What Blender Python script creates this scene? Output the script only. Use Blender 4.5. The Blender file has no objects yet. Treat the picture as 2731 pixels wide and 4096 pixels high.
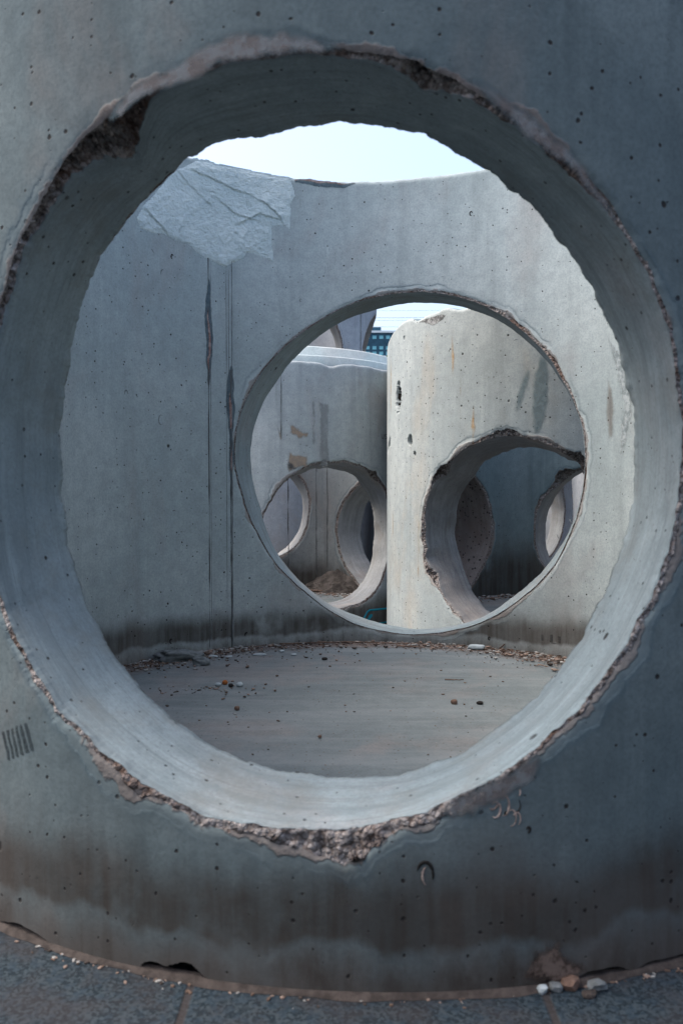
import bpy, math, random
import numpy as np
from mathutils import Vector, Matrix
R_ = math.radians
scene = bpy.context.scene
C = scene.collection
ZO = 0.765                      # height of the lens above the paving

# ---------------------------------------------------------------- camera
cd = bpy.data.cameras.new('camera')
cam = bpy.data.objects.new('camera', cd); C.objects.link(cam)
cam.location = (0, 0, ZO)
cam.rotation_euler = (R_(90) - 0.02705, 0, 0)
cd.sensor_fit = 'VERTICAL'; cd.sensor_height = 36; cd.sensor_width = 24
cd.lens = 29.67
cd.clip_start = 0.05; cd.clip_end = 5000
cd.dof.use_dof = True; cd.dof.focus_distance = 3.9; cd.dof.aperture_fstop = 6.0
scene.camera = cam

# ---------------------------------------------------------------- light
SUN_EL, SUN_AZ = 60, -84        # azimuth clockwise from +y (where the camera looks)
world = bpy.data.worlds.new('World'); scene.world = world; world.use_nodes = True
wn = world.node_tree.nodes; wl = world.node_tree.links
bg = wn['Background']
sky = wn.new('ShaderNodeTexSky'); sky.sky_type = 'NISHITA'; sky.sun_disc = False
sky.sun_elevation = R_(SUN_EL); sky.sun_rotation = R_(SUN_AZ)
sky.air_density = 1.0; sky.dust_density = 6.0; sky.ozone_density = 1.2
wl.new(sky.outputs[0], bg.inputs[0]); bg.inputs[1].default_value = 0.15
sd = bpy.data.lights.new('sun', 'SUN'); sd.energy = 0.5; sd.angle = R_(40); sd.color = (1, .975, .94)
sun = bpy.data.objects.new('sun', sd); C.objects.link(sun)
sv = Vector((math.sin(R_(SUN_AZ)) * math.cos(R_(SUN_EL)), math.cos(R_(SUN_AZ)) * math.cos(R_(SUN_EL)), math.sin(R_(SUN_EL))))
sun.rotation_euler = (-sv).to_track_quat('-Z', 'Y').to_euler()
scene.view_settings.view_transform = 'Standard'; scene.view_settings.look = 'None'
scene.view_settings.exposure = 1.5; scene.view_settings.gamma = 1
scene.render.resolution_x = 682; scene.render.resolution_y = 1024

# ---------------------------------------------------------------- noise
def _h(ix, iy, iz, s):
    n = (ix * 73856093) ^ (iy * 19349663) ^ (iz * 83492791) ^ (s * 2654435761 & 0x7fffffff)
    n = n & 0x7fffffff
    n = ((n ^ (n >> 13)) * 1274126177) & 0x7fffffff
    return ((n ^ (n >> 16)) & 0xffff) / 65535.0
def vn(P, s=0):
    P = np.asarray(P, float); i = np.floor(P).astype(np.int64); f = P - i; f = f * f * (3 - 2 * f)
    x, y, z = i[..., 0], i[..., 1], i[..., 2]; a, b, c = f[..., 0], f[..., 1], f[..., 2]
    r = 0
    for dx in (0, 1):
        for dy in (0, 1):
            for dz in (0, 1):
                w = (a if dx else 1 - a) * (b if dy else 1 - b) * (c if dz else 1 - c)
                r = r + w * _h(x + dx, y + dy, z + dz, s)
    return r * 2 - 1
def fbm(P, sc, o=4, s=0, g=.5):
    r = 0; a = 1; t = 0
    for k in range(o):
        r = r + a * vn(np.asarray(P) * sc, s + k * 7); t += a; a *= g; sc *= 2.03
    return r / t

# ---------------------------------------------------------------- mesh helpers
def mkmesh(name, V, F, mat, parent=None, attrs=None, smooth=True, loc=None, mats=None, midx=None):
    V = np.asarray(V, np.float32); F = np.asarray(F, np.int32)
    k = F.shape[1]
    me = bpy.data.meshes.new(name)
    me.vertices.add(len(V)); me.vertices.foreach_set('co', V.ravel())
    me.loops.add(F.size); me.loops.foreach_set('vertex_index', F.ravel())
    me.polygons.add(len(F)); me.polygons.foreach_set('loop_start', np.arange(len(F), dtype=np.int32) * k)
    me.polygons.foreach_set('loop_total', np.full(len(F), k, np.int32))
    me.materials.append(mat)
    for m_ in (mats or ()): me.materials.append(m_)
    if midx is not None: me.polygons.foreach_set('material_index', np.asarray(midx, np.int32))
    me.update(calc_edges=True); me.validate()
    me.polygons.foreach_set('use_smooth', np.full(len(me.polygons), smooth))
    for n, a in (attrs or {}).items():
        at = me.attributes.new(n, 'FLOAT', 'POINT'); at.data.foreach_set('value', np.asarray(a, np.float32))
    o = bpy.data.objects.new(name, me); C.objects.link(o)
    if parent: o.parent = parent
    if loc is not None: o.location = loc
    return o
def tag(o, label=None, cat=None, group=None, kind=None):
    if label: o['label'] = label
    if cat: o['category'] = cat
    if group: o['group'] = group
    if kind: o['kind'] = kind
    return o
def empty(name, loc):
    o = bpy.data.objects.new(name, None); C.objects.link(o); o.location = loc; o.empty_display_size = .1
    return o
def gridfaces(nr, nc, closed=False):
    r = np.arange(nr - 1)[:, None]; c = np.arange(nc if closed else nc - 1)[None]
    c2 = (c + 1) % nc
    return np.stack([r * nc + c, r * nc + c2, (r + 1) * nc + c2, (r + 1) * nc + c], -1).reshape(-1, 4)

# ---------------------------------------------------------------- node helpers
class NT:
    def __init__(s, name):
        s.m = bpy.data.materials.new(name); s.m.use_nodes = True
        s.t = s.m.node_tree; s.n = s.t.nodes; s.l = s.t.links
        s.b = s.n['Principled BSDF']; s.b.inputs['Roughness'].default_value = .92
        s.b.inputs['Specular IOR Level'].default_value = .2
        s.tc = s.n.new('ShaderNodeTexCoord'); s.obj = s.tc.outputs['Object']
    def val(s, i, v):
        if isinstance(v, bpy.types.NodeSocket): s.l.new(v, i)
        else: i.default_value = v
    def math(s, op, a, b=0.0, c=None, clamp=False):
        n = s.n.new('ShaderNodeMath'); n.operation = op; n.use_clamp = clamp
        s.val(n.inputs[0], a); s.val(n.inputs[1], b)
        if c is not None: s.val(n.inputs[2], c)
        return n.outputs[0]
    def mapping(s, sc=(1, 1, 1), loc=(0, 0, 0), v=None):
        n = s.n.new('ShaderNodeMapping'); s.l.new(v or s.obj, n.inputs[0])
        n.inputs['Scale'].default_value = sc; n.inputs['Location'].default_value = loc
        return n.outputs[0]
    def noise(s, sc, det=4, rough=.55, v=None, dist=0):
        n = s.n.new('ShaderNodeTexNoise'); s.l.new(v or s.obj, n.inputs['Vector'])
        n.inputs['Scale'].default_value = sc; n.inputs['Detail'].default_value = det
        n.inputs['Roughness'].default_value = rough; n.inputs['Distortion'].default_value = dist
        return n.outputs[0]
    def vor(s, sc, v=None, feat='F1', rnd=1):
        n = s.n.new('ShaderNodeTexVoronoi'); n.feature = feat; s.l.new(v or s.obj, n.inputs['Vector'])
        n.inputs['Scale'].default_value = sc; n.inputs['Randomness'].default_value = rnd
        return n.outputs
    def ss(s, v, a, b):          # smoothstep
        n = s.n.new('ShaderNodeMapRange'); n.interpolation_type = 'SMOOTHSTEP'
        s.val(n.inputs[0], v); s.val(n.inputs[1], a); s.val(n.inputs[2], b)
        return n.outputs[0]
    def mix(s, f, a, b, mode='MIX'):
        n = s.n.new('ShaderNodeMix'); n.data_type = 'RGBA'; n.blend_type = mode
        s.val(n.inputs[0], f)
        for i, v in ((6, a), (7, b)):
            if isinstance(v, bpy.types.NodeSocket): s.l.new(v, n.inputs[i])
            else: n.inputs[i].default_value = (*v, 1)
        return n.outputs[2]
    def attr(s, name):
        n = s.n.new('ShaderNodeAttribute'); n.attribute_name = name; return n.outputs['Fac']
    def sep(s, v):
        n = s.n.new('ShaderNodeSeparateXYZ'); s.l.new(v, n.inputs[0]); return n.outputs
    def bump(s, h, st=.5, dist=.01, nrm=None):
        n = s.n.new('ShaderNodeBump'); s.val(n.inputs['Height'], h)
        n.inputs['Strength'].default_value = st; n.inputs['Distance'].default_value = dist
        if nrm: s.l.new(nrm, n.inputs['Normal'])
        return n.outputs[0]
    def done(s, col, nrm=None, alpha=None):
        s.val(s.b.inputs['Base Color'], col if isinstance(col, bpy.types.NodeSocket) else (*col, 1))
        if nrm: s.l.new(nrm, s.b.inputs['Normal'])
        if alpha is not None: s.val(s.b.inputs['Alpha'], alpha)
        return s.m

def concrete_nodes(N, A, B2, seed, pores=1.0, streak=.5, dirt=None, dirtcol=(.036, .029, .023), tint=(.30, .25, .21), tintamt=.5):
    """weathered cast concrete: cloudy tone, run marks, bug holes, a splash band low down"""
    off = (seed * 3.1, seed * 1.7, seed * 2.3)
    o = N.mapping((1, 1, 1), off)
    x, y, z = N.sep(N.obj)
    col = N.mix(N.ss(N.noise(1.6, 6, .6, o, .4), .35, .65), A, B2)
    st = N.noise(1.0, 5, .6, N.mapping((11, 11, .7), off), .2)
    col = N.mix(N.math('MULTIPLY', N.ss(st, .48, .74), streak), col, tuple(c * .6 for c in A))
    st2 = N.noise(1.0, 4, .6, N.mapping((24, 24, 1.1), (off[1], off[0], 5)), 0)
    col = N.mix(N.math('MULTIPLY', N.ss(st2, .5, .8), streak * .6), col, tuple(min(1, c * 1.35) for c in B2))
    tn = N.noise(2.6, 5, .6, N.mapping((1, 1, .55), (off[2], 4, off[0])), .6)
    col = N.mix(N.math('MULTIPLY', N.ss(tn, .5, .7), tintamt), col, tint)
    mo = N.noise(22, 5, .7, o)
    col = N.mix(N.math('MULTIPLY', N.ss(mo, .3, .7), .32), col, tuple(c * .55 for c in A))
    fi = N.noise(150, 3, .7, o)
    col = N.mix(N.math('MULTIPLY', N.ss(fi, .35, .75), .36), col, tuple(c * .45 for c in A))
    # hairline scratches
    sc = N.noise(1.0, 3, .5, N.mapping((6, 30, 4), off), 1.4)
    sm = N.math('MULTIPLY', N.ss(N.math('ABSOLUTE', N.math('SUBTRACT', sc, .5)), .006, .0), N.ss(N.noise(3, 2, .5, o), .55, .7))
    col = N.mix(N.math('MULTIPLY', sm, .35), col, tuple(c * .5 for c in A))
    hs = []
    wob = N.n.new('ShaderNodeVectorMath'); wob.operation = 'MULTIPLY_ADD'
    nc = N.n.new('ShaderNodeTexNoise'); N.l.new(o, nc.inputs['Vector']); nc.inputs['Scale'].default_value = 55
    N.l.new(nc.outputs[1], wob.inputs[0]); wob.inputs[1].default_value = (.006,) * 3; N.l.new(o, wob.inputs[2])
    pm = None
    for s_, r0, pw in ((7, .066, 4.5), (21, .105, 4), (60, .21, 3.0)):
        v = N.vor(s_, wob.outputs[0])
        rn = N.sep(v['Color'])[0]
        rad = N.math('MULTIPLY', N.math('POWER', rn, pw), r0 * pores)
        m = N.math('MULTIPLY', N.ss(N.math('DIVIDE', v['Distance'], N.math('ADD', rad, .0005)), 1.15, .75), N.math('GREATER_THAN', rad, r0 * .10))
        pm = m if pm is None else N.math('MAXIMUM', pm, m)
    if dirt:
        z0, z1, z2, z3, amp_ = (*dirt, 1.0)[:5]     # sharp lower edge z0..z1, soft upper edge z2..z3
        zn = N.math('ADD', z, N.math('ADD', N.math('MULTIPLY', N.math('SUBTRACT', N.noise(2.4, 5, .6, N.mapping((1, 1, .6), off)), .5), .30 * amp_), N.math('MULTIPLY', N.math('SUBTRACT', N.noise(11, 5, .6, N.mapping((1, 1, .3), off)), .5), .06)))
        band = N.math('MULTIPLY', N.ss(zn, z0, z1), N.ss(zn, z3, z2))
        band = N.math('MULTIPLY', band, N.ss(N.noise(3.0, 5, .65, N.mapping((1, 1, .6), (9, off[0], 1))), .24, .46))
        st3 = N.noise(1.0, 4, .65, N.mapping((30, 30, 2.2), (off[2], off[0], 2)), .1)
        band = N.math('MULTIPLY', band, N.math('ADD', .80, N.math('MULTIPLY', N.ss(st3, .35, .65), .20)))
        col = N.mix(N.math('MULTIPLY', band, .9), col, dirtcol)
        low = N.ss(zn, z1 + .02, z0 - .06)
        col = N.mix(N.math('MULTIPLY', low, .62 if amp_ < 1 else .80), col, (.10, .088, .08) if amp_ < 1 else (.066, .055, .047))
        col = N.mix(N.math('MULTIPLY', N.math('MULTIPLY', low, N.ss(st3, .45, .7)), .6), col, (.045, .038, .032))
        col = N.mix(N.math('MULTIPLY', N.math('MULTIPLY', low, N.ss(N.noise(9, 6, .72, N.mapping((1, 1, .5), off)), .48, .66)), .7), col, (.04, .033, .027))
        foot = N.ss(N.math('ADD', z, N.math('MULTIPLY', N.noise(25, 4, .7, N.mapping((1, 1, .3), off)), .05)), z0 - .075, z0 - .13)
        col = N.mix(N.math('MULTIPLY', foot, .8), col, (.04, .032, .027))
        hz = N.math('MULTIPLY', N.ss(zn, z3 + .12, z2), N.ss(N.noise(3.5, 4, .6, o), .4, .65))
        col = N.mix(N.math('MULTIPLY', hz, .30), col, (.10, .088, .08))
    h = N.math('ADD', N.math('MULTIPLY', fi, .10), N.math('MULTIPLY', mo, .35))
    h = N.math('ADD', h, N.math('MULTIPLY', N.noise(5, 4, .5, o), .9))
    h = N.math('SUBTRACT', h, N.math('MULTIPLY', sm, .15))
    h = N.math('SUBTRACT', h, N.math('MULTIPLY', pm, 1.2))
    col = N.mix(N.math('MULTIPLY', pm, .93), col, (.018, .016, .016))
    return col, h, o

def wall_mat(name, A, B2, seed, halo=.035, **k):
    N = NT(name)
    col, h, o = concrete_nodes(N, A, B2, seed, **k)
    rd = N.attr('rimd')          # distance from the cut edge: slurry skin with a darker outline
    rn = N.math('ADD', rd, N.math('MULTIPLY', N.math('SUBTRACT', N.noise(6, 5, .6, o), .5), halo * 4.5))
    inner = N.ss(rn, halo * 1.05, halo * .75)
    line = N.math('MULTIPLY', N.ss(rn, halo * .35, halo * 1.0), N.ss(rn, halo * 1.5, halo * 1.0))
    near = N.math('MULTIPLY', N.ss(rd, .16, .10), N.ss(N.noise(2.3, 3, .6, N.mapping((1, 1, 1), (seed, 7, 2))), .42, .60))
    col = N.mix(N.math('MULTIPLY', N.math('MULTIPLY', inner, near), .30), col, tuple(c * 1.35 for c in B2))
    col = N.mix(N.math('MULTIPLY', N.math('MULTIPLY', line, near), .34), col, (.06, .10, .125))
    rc = N.ss(rn, halo * .25, halo * .05)
    col = N.mix(N.math('MULTIPLY', rc, .5), col, (.2, .145, .12))
    h = N.math('SUBTRACT', h, N.math('MULTIPLY', N.math('MULTIPLY', inner, near), .4))
    h = N.math('ADD', h, N.math('MULTIPLY', N.math('MULTIPLY', rc, N.noise(70, 4, .7, o)), 1.2))
    return N.done(col, N.bump(h, .55, .006))

def rim_mat(name, A, B2, seed, rust=.5, **k):
    N = NT(name)
    col, h, o = concrete_nodes(N, A, B2, seed, **k)
    # smears running round the cut
    x, y, z = N.sep(N.obj); dp = N.attr('depthin'); cmb = N.n.new('ShaderNodeCombineXYZ')
    N.l.new(N.math('MULTIPLY', dp, 3.2), cmb.inputs[0]); N.l.new(N.math('MULTIPLY', x, 2.0), cmb.inputs[1]); N.l.new(N.math('MULTIPLY', z, 2.0), cmb.inputs[2])
    sm1 = N.noise(1.3, 6, .62, cmb.outputs[0], .8)
    col = N.mix(N.math('MULTIPLY', N.ss(sm1, .48, .66), .6), col, tuple(c * .62 + .02 for c in A))
    col = N.mix(N.math('MULTIPLY', N.ss(sm1, .44, .28), .5), col, tuple(min(1, c * 1.15) for c in B2))
    ch = N.attr('chip')
    chn = N.math('ADD', ch, N.math('MULTIPLY', N.math('SUBTRACT', N.noise(45, 4, .7, o), .5), .5))
    m = N.ss(chn, .40, .56)
    v = N.vor(120, o); v2 = N.vor(260, o)
    st = N.mix(N.sep(v['Color'])[0], (.14, .12, .11), (.34, .305, .285))
    st = N.mix(N.math('MULTIPLY', N.sep(v['Color'])[1], .35), st, (.33, .36, .38))
    st = N.mix(N.math('MULTIPLY', N.ss(v['Distance'], .5, .8), .7), st, (.07, .05, .04))
    st = N.mix(N.math('MULTIPLY', N.ss(N.noise(7, 4, .6, o), .48, .62), rust), st, (.085, .04, .022))
    col = N.mix(m, col, st)
    h2 = N.math('ADD', N.math('MULTIPLY', v['Distance'], -1.6), N.math('ADD', N.math('MULTIPLY', v2['Distance'], -.7), N.math('MULTIPLY', N.noise(60, 5, .7, o), 1.5)))
    cmb2 = N.n.new('ShaderNodeCombineXYZ')
    N.l.new(N.math('MULTIPLY', dp, 16), cmb2.inputs[0]); N.l.new(N.math('MULTIPLY', x, 1.5), cmb2.inputs[1]); N.l.new(N.math('MULTIPLY', z, 1.5), cmb2.inputs[2])
    saw = N.noise(1.5, 4, .65, cmb2.outputs[0], .1)
    col = N.mix(N.math('MULTIPLY', N.math('MULTIPLY', N.ss(saw, .52, .70), N.math('SUBTRACT', 1.0, m)), .35), col, tuple(c * .45 for c in A))
    gr = N.math('MULTIPLY', N.ss(N.noise(4.5, 6, .7, o), .50, .68), N.math('SUBTRACT', 1.0, m))
    col = N.mix(N.math('MULTIPLY', gr, .4), col, tuple(c * f for c, f in zip(A, (.75, .6, .5))))
    h = N.math('ADD', h, N.math('MULTIPLY', saw, .8))
    hh = N.math('ADD', N.math('MULTIPLY', h, .6), N.math('MULTIPLY', h2, m))
    return N.done(col, N.bump(hh, .8, .008))

def plain(name, col, rough=.9, bumps=None, var=.3, sc=6):
    N = NT(name); N.b.inputs['Roughness'].default_value = rough
    c = N.mix(N.ss(N.noise(sc, 5, .6), .3, .7), tuple(v * (1 - var) for v in col), tuple(min(1, v * (1 + var)) for v in col))
    nr = N.bump(N.noise(bumps[0], 5, .7), bumps[1], bumps[2]) if bumps else None
    return N.done(c, nr)

# ---------------------------------------------------------------- a concrete chamber ring with cut openings
def gauss(ph, lst, base):
    w = np.full(ph.shape, float(base))
    for c, amp, wid in lst:
        d = (ph - c + 180) % 360 - 180
        w += amp * np.exp(-(d / wid) ** 2)
    return w

def chamber(name, label, cx, cy, Ro, Ri, zb, zt, holes, mats, z0, z1, n=(300, 300), zfloor=None, group=None,
            gapstep=.012, top_fn=None, toprows=60, dents=(), seed=1, notch=None, floor_mat=None, pit_mat=None):
    """holes: dicts c (azimuth deg), w (cell half angle), z, o, i (72-sample radii), chip, depth, gauss lists"""
    root = empty(name, (cx, cy, zb + ZO)); tag(root, label, 'manhole ring', group)
    mw, mr, mi = (*mats, None)[:3]
    ncol, nrow = n
    holes = sorted(holes, key=lambda h: h['c'] % 360)
    # rim polar angles, shared by both faces of the wall
    per = []
    for i in range(ncol): per.append((-1 + 2 * i / ncol, -1))
    for i in range(nrow): per.append((1, -1 + 2 * i / nrow))
    for i in range(ncol): per.append((1 - 2 * i / ncol, 1))
    for i in range(nrow): per.append((-1, 1 - 2 * i / nrow))
    per = np.array(per)
    for h in holes:
        hz0, hz1 = z0, z1
        U = Ro * np.sin(np.radians(per[:, 0] * h['w'])); Vv = (hz0 + hz1) / 2 + per[:, 1] * (hz1 - hz0) / 2 - h['z']
        ph = np.degrees(np.arctan2(Vv, U)) % 360
        h['ph'] = ph
        g = np.arange(len(h['o'])) * 360 / len(h['o'])
        pr = np.radians(ph); nb = np.stack([np.cos(pr), np.sin(pr), 0 * pr + seed + h['c']], -1)
        j = h.get('jag', .004)
        for k, side in (('o', 'o'), ('i', 'i')):
            rho = np.interp(ph, g, h[k], period=360)
            rho = rho + j * .5 * fbm(nb, 4, 2, 1); h['rsm' + k] = rho
            rho = rho + j * fbm(nb, 14, 5, 3 if k == 'o' else 9, .62)
            cw = gauss(ph, h.get('g' + k, ()), h.get('chip' if k == 'o' else 'chipi', .008))
            cw = cw * (1 + .55 * fbm(nb, 18, 4, 21, .6)) + .0015
            cw = np.maximum(cw, .002)
            h['rho' + k] = rho; h['cw' + k] = cw; h['rs' + k] = rho + cw
            h['cd' + k] = np.maximum(.002, gauss(ph, h.get('d' + k, ()), h.get('depth', .008)) * (1 + .6 * fbm(nb, 20, 4, 33, .6)))
    Vs, Fs, At, Mi_ = [], [], [], []; nv = 0
    pit_i = (2 if mi is not None else 1)
    def addblk(TH, Z, Rr, rd, flip, nrm_off=None, closed=False):
        nonlocal nv
        off_d = dent_off(TH, Z, Rr) if (dents and Rr == Ro) else None
        nr, nc = TH.shape
        r = Rr if nrm_off is None else Rr + nrm_off
        V = np.stack([r * np.sin(np.radians(TH)), r * np.cos(np.radians(TH)), Z - zb], -1).reshape(-1, 3)
        F = gridfaces(nr, nc, closed) + nv
        if flip: F = F[:, ::-1]
        Vs.append(V); Fs.append(F); At.append(np.broadcast_to(rd, TH.shape).ravel()); nv += len(V); Mi_.append(np.where((off_d.ravel()[F - (nv - len(V))] < -.008).all(1), pit_i, int(Rr == Ri and mi is not None)) if off_d is not None else np.full(len(F), int(Rr == Ri and mi is not None)))
    # column azimuths all round
    cols = []; gaps = []
    H = len(holes)
    for k, h in enumerate(holes):
        a = h['c'] % 360
        cols += list(a - h['w'] + 2 * h['w'] * np.arange(ncol) / ncol)
        e = a + h['w']; nx = holes[(k + 1) % H]; s = nx['c'] % 360 - nx['w'] + (360 if k == H - 1 else 0)
        ng = max(1, int((s - e) * math.pi / 180 * Ro / gapstep))
        gg = e + (s - e) * np.arange(ng + 1) / ng; gaps.append(gg); cols += list(gg[:-1])
    cols = np.array(cols + [cols[0] + 360])
    tf = top_fn or (lambda th: np.zeros_like(th))
    def topz(th, R):
        p = np.stack([R * np.sin(np.radians(th)), R * np.cos(np.radians(th)), 0 * th + seed], -1)
        return zt + tf(th % 360) + .004 * fbm(p, 30, 4, 5)
    def dent_off(TH, Z, R):
        off = np.zeros(TH.shape)
        for (dt, dz, a, b, dep) in dents:
            du = ((TH - dt + 180) % 360 - 180) * math.pi / 180 * R; dv = Z - dz
            q = np.sqrt((du / a) ** 2 + (dv / b) ** 2)
            P = np.stack([du * 60, dv * 60, 0 * du + dt], -1)
            q = q * (1 + .30 * fbm(P, .8, 2, 8))
            off -= dep * np.clip((1.1 - q) / .22, 0, 1)
        return off
    for R, side, flip in ((Ro, 'o', True), (Ri, 'i', False)):
        do = dent_off if side == 'o' else (lambda a, b, c: None)
        zz = np.linspace(zb, z0, 30 if notch else 10)
        TH, Z = np.meshgrid(cols, zz)
        if notch and side == 'o':
            nt = notch(cols % 360)[None]; Z = np.where(Z < zb + nt, zb + nt, Z)
        addblk(TH, Z, R, .5, flip, do(TH, Z, R))
        t = np.linspace(0, 1, toprows)
        TH, T_ = np.meshgrid(cols, t); tz = topz(cols, Ro)[None]
        Z = z1 + (tz - z1) * T_
        P = np.stack([np.sin(np.radians(TH)) * R, np.cos(np.radians(TH)) * R, Z], -1)
        edge = np.clip(1 - (tz - Z) / .016, 0, 1) ** 2
        off = (-1 if side == 'o' else 1) * edge * (.006 + .008 * np.abs(fbm(P, 22, 3, 4)))
        d2 = do(TH, Z, R)
        if d2 is not None: off = off + d2
        addblk(TH, Z, R, .5, flip, off)
        if side == 'o': tO = Vs[-1].reshape(TH.shape[0], -1, 3)[-1]
        else: tI = Vs[-1].reshape(TH.shape[0], -1, 3)[-1]
        for gg in gaps:
            TH, Z = np.meshgrid(gg, np.linspace(z0, z1, nrow + 1)); addblk(TH, Z, R, .5, flip, do(TH, Z, R))
        for h in holes:
            pr = np.radians(h['ph']); rs = h['rs' + side]
            u = rs * np.cos(pr); ths = h['c'] + np.degrees(np.arcsin(np.clip(u / R, -1, 1))); zs = h['z'] + rs * np.sin(pr)
            thp = h['c'] + per[:, 0] * h['w']; zp = (z0 + z1) / 2 + per[:, 1] * (z1 - z0) / 2
            K = h.get('K', 26)
            s = (np.linspace(0, 1, K) ** 1.9)[:, None]
            TH = ths[None] + (thp - ths)[None] * s; Z = zs[None] + (zp - zs)[None] * s
            rd = np.hypot((thp - ths) * math.pi / 180 * R, zp - zs)[None] * s
            # soft rounding and spalled skin close to the cut
            P = np.stack([np.sin(np.radians(TH)) * R, np.cos(np.radians(TH)) * R, Z], -1)
            off = -np.clip(1 - rd / .012, 0, 1) ** 2 * .0035 - np.clip(.035 - rd, 0, 1) * .10 * np.abs(fbm(P, 16, 3, 6))
            off[0] *= 1
            off = off if side == 'o' else -off
            d2 = do(TH, Z, R)
            if d2 is not None: off = off + d2
            addblk(TH, Z, R, rd, not flip, off, True)
            h['ring' + side] = Vs[-1].reshape(K, -1, 3)[0].copy()
    # top face, slightly domed
    t = np.linspace(0, 1, 6)[:, None, None]
    TT = tO[None] * (1 - t) + tI[None] * t
    TT[..., 2] += .004 * np.sin(np.pi * t[..., 0]) + .004 * fbm(TT, 28, 3, 2) * np.sin(np.pi * t[..., 0])
    V = TT.reshape(-1, 3); F = gridfaces(6, len(cols))[:, ::-1] + nv; Vs.append(V); Fs.append(F); At.append(np.full(len(V), .5)); nv += len(V); Mi_.append(np.full(len(F), int(mi is not None)))
    V = np.concatenate(Vs); F = np.concatenate(Fs); A = np.concatenate(At)
    key = np.round(V * 20000).astype(np.int64)
    _, idx, inv = np.unique(key, axis=0, return_index=True, return_inverse=True)
    inv = inv.ravel(); V = V[idx]; A = A[idx]; F = inv[F]
    w = mkmesh('wall', V, F, mw, root, {'rimd': A}, mats=([mi] if mi else []) + ([pit_mat] if dents else []), midx=np.concatenate(Mi_))
    w.data.shade_smooth()
    for h in holes:
        So, Si = h['ringo'], h['ringi']
        pr = np.radians(h['ph'])
        def tun(side, R, key='rsm'):
            rho = h[key + side]; u = rho * np.cos(pr); th = np.radians(h['c']) + np.arcsin(np.clip(u / R, -1, 1))
            return np.stack([R * np.sin(th), R * np.cos(th), h['z'] + rho * np.sin(pr) - zb], -1)
        To, Ti = tun('o', Ro), tun('i', Ri)
        L = np.linalg.norm(Ti - To, axis=1)[:, None]; D = (Ti - To) / L
        ctr = np.array([0, 0, h['z'] - zb])
        ax = np.array([math.sin(R_(h['c'])), math.cos(R_(h['c'])), 0.])
        rad = To - ctr; rad -= (rad @ ax)[:, None] * ax; rad /= np.linalg.norm(rad, axis=1)[:, None]
        co = np.minimum(h['cdo'][:, None], L * .6); ci = np.minimum(h['cdi'][:, None], L * .25)
        dlo = (h['rhoo'] - h['rsmo'])[:, None]; dli = (h['rhoi'] - h['rsmi'])[:, None]
        Mo = To + D * co + rad * dlo; Mi = Ti - D * ci + rad * dli
        KC, KT = 9, 16; rows = []; chp = []
        def chiprows(S, M, cw, cdp, sd, rev):
            out = []
            for k in range(KC):
                t = k / (KC - 1)
                P = S * (1 - t) + M * t
                e = math.sin(math.pi * t)
                size = np.minimum(np.maximum(cw, cdp), .05)[:, None]
                nd = (.45 * fbm(P, 80, 4, sd, .65)[:, None] + .55 * vn(P * 210, sd + 2)[:, None])
                P = P + rad * (.30 * size * e + nd * size * .6 * e)
                P = P + ax * (vn(P * 80, sd + 5)[:, None] * size * .45 * e)
                out.append(P)
            return out
        a = chiprows(So, Mo, h['cwo'], h['cdo'], 11, 0); rows += a; chp += [0.5] + [1] * (KC - 2) + [.45]
        for k in range(1, KT):
            t = k / KT; ds = (co + (L - co - ci) * t); P = To + D * ds
            P = P + rad * (dlo * np.exp(-(ds - co) / .010) + dli * np.exp(-(L - ci - ds) / .010))
            P = P + rad * (.0035 * fbm(P, 6, 3, 13)[:, None] * math.sin(math.pi * t)); rows.append(P); chp.append(0)
        b = chiprows(Si, Mi, h['cwi'], h['cdi'], 17, 1)[::-1]; rows += b; chp += [.45] + [1] * (KC - 2) + [.5]
        P = np.stack(rows); nr, nc = P.shape[:2]
        at = np.repeat(np.array(chp)[:, None], nc, 1); dep_ = np.repeat(np.concatenate([np.zeros(KC), np.arange(1, KT) / KT, np.ones(KC)])[:, None], nc, 1)
        o = mkmesh('opening_rim', P.reshape(-1, 3), gridfaces(nr, nc, True)[:, ::-1], h.get('mat', mr), root, {'chip': at.ravel(), 'depthin': dep_.ravel()})
    if zfloor is not None:
        nr_, na = 40, 200
        rr = np.linspace(0.001, Ri - .001, nr_)[:, None]; aa = np.linspace(0, 2 * math.pi, na, endpoint=False)[None]
        X = rr * np.sin(aa); Y = rr * np.cos(aa)
        P = np.stack([X, Y, 0 * X + seed], -1)
        Z = zfloor - zb + .004 * fbm(P, 3, 3, 2)
        mkmesh('floor_slab', np.stack([X, Y, Z], -1).reshape(-1, 3), gridfaces(nr_, na, True), floor_mat or mw, root, {'rimd': np.full(nr_ * na, .5)})
    return root

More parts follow.
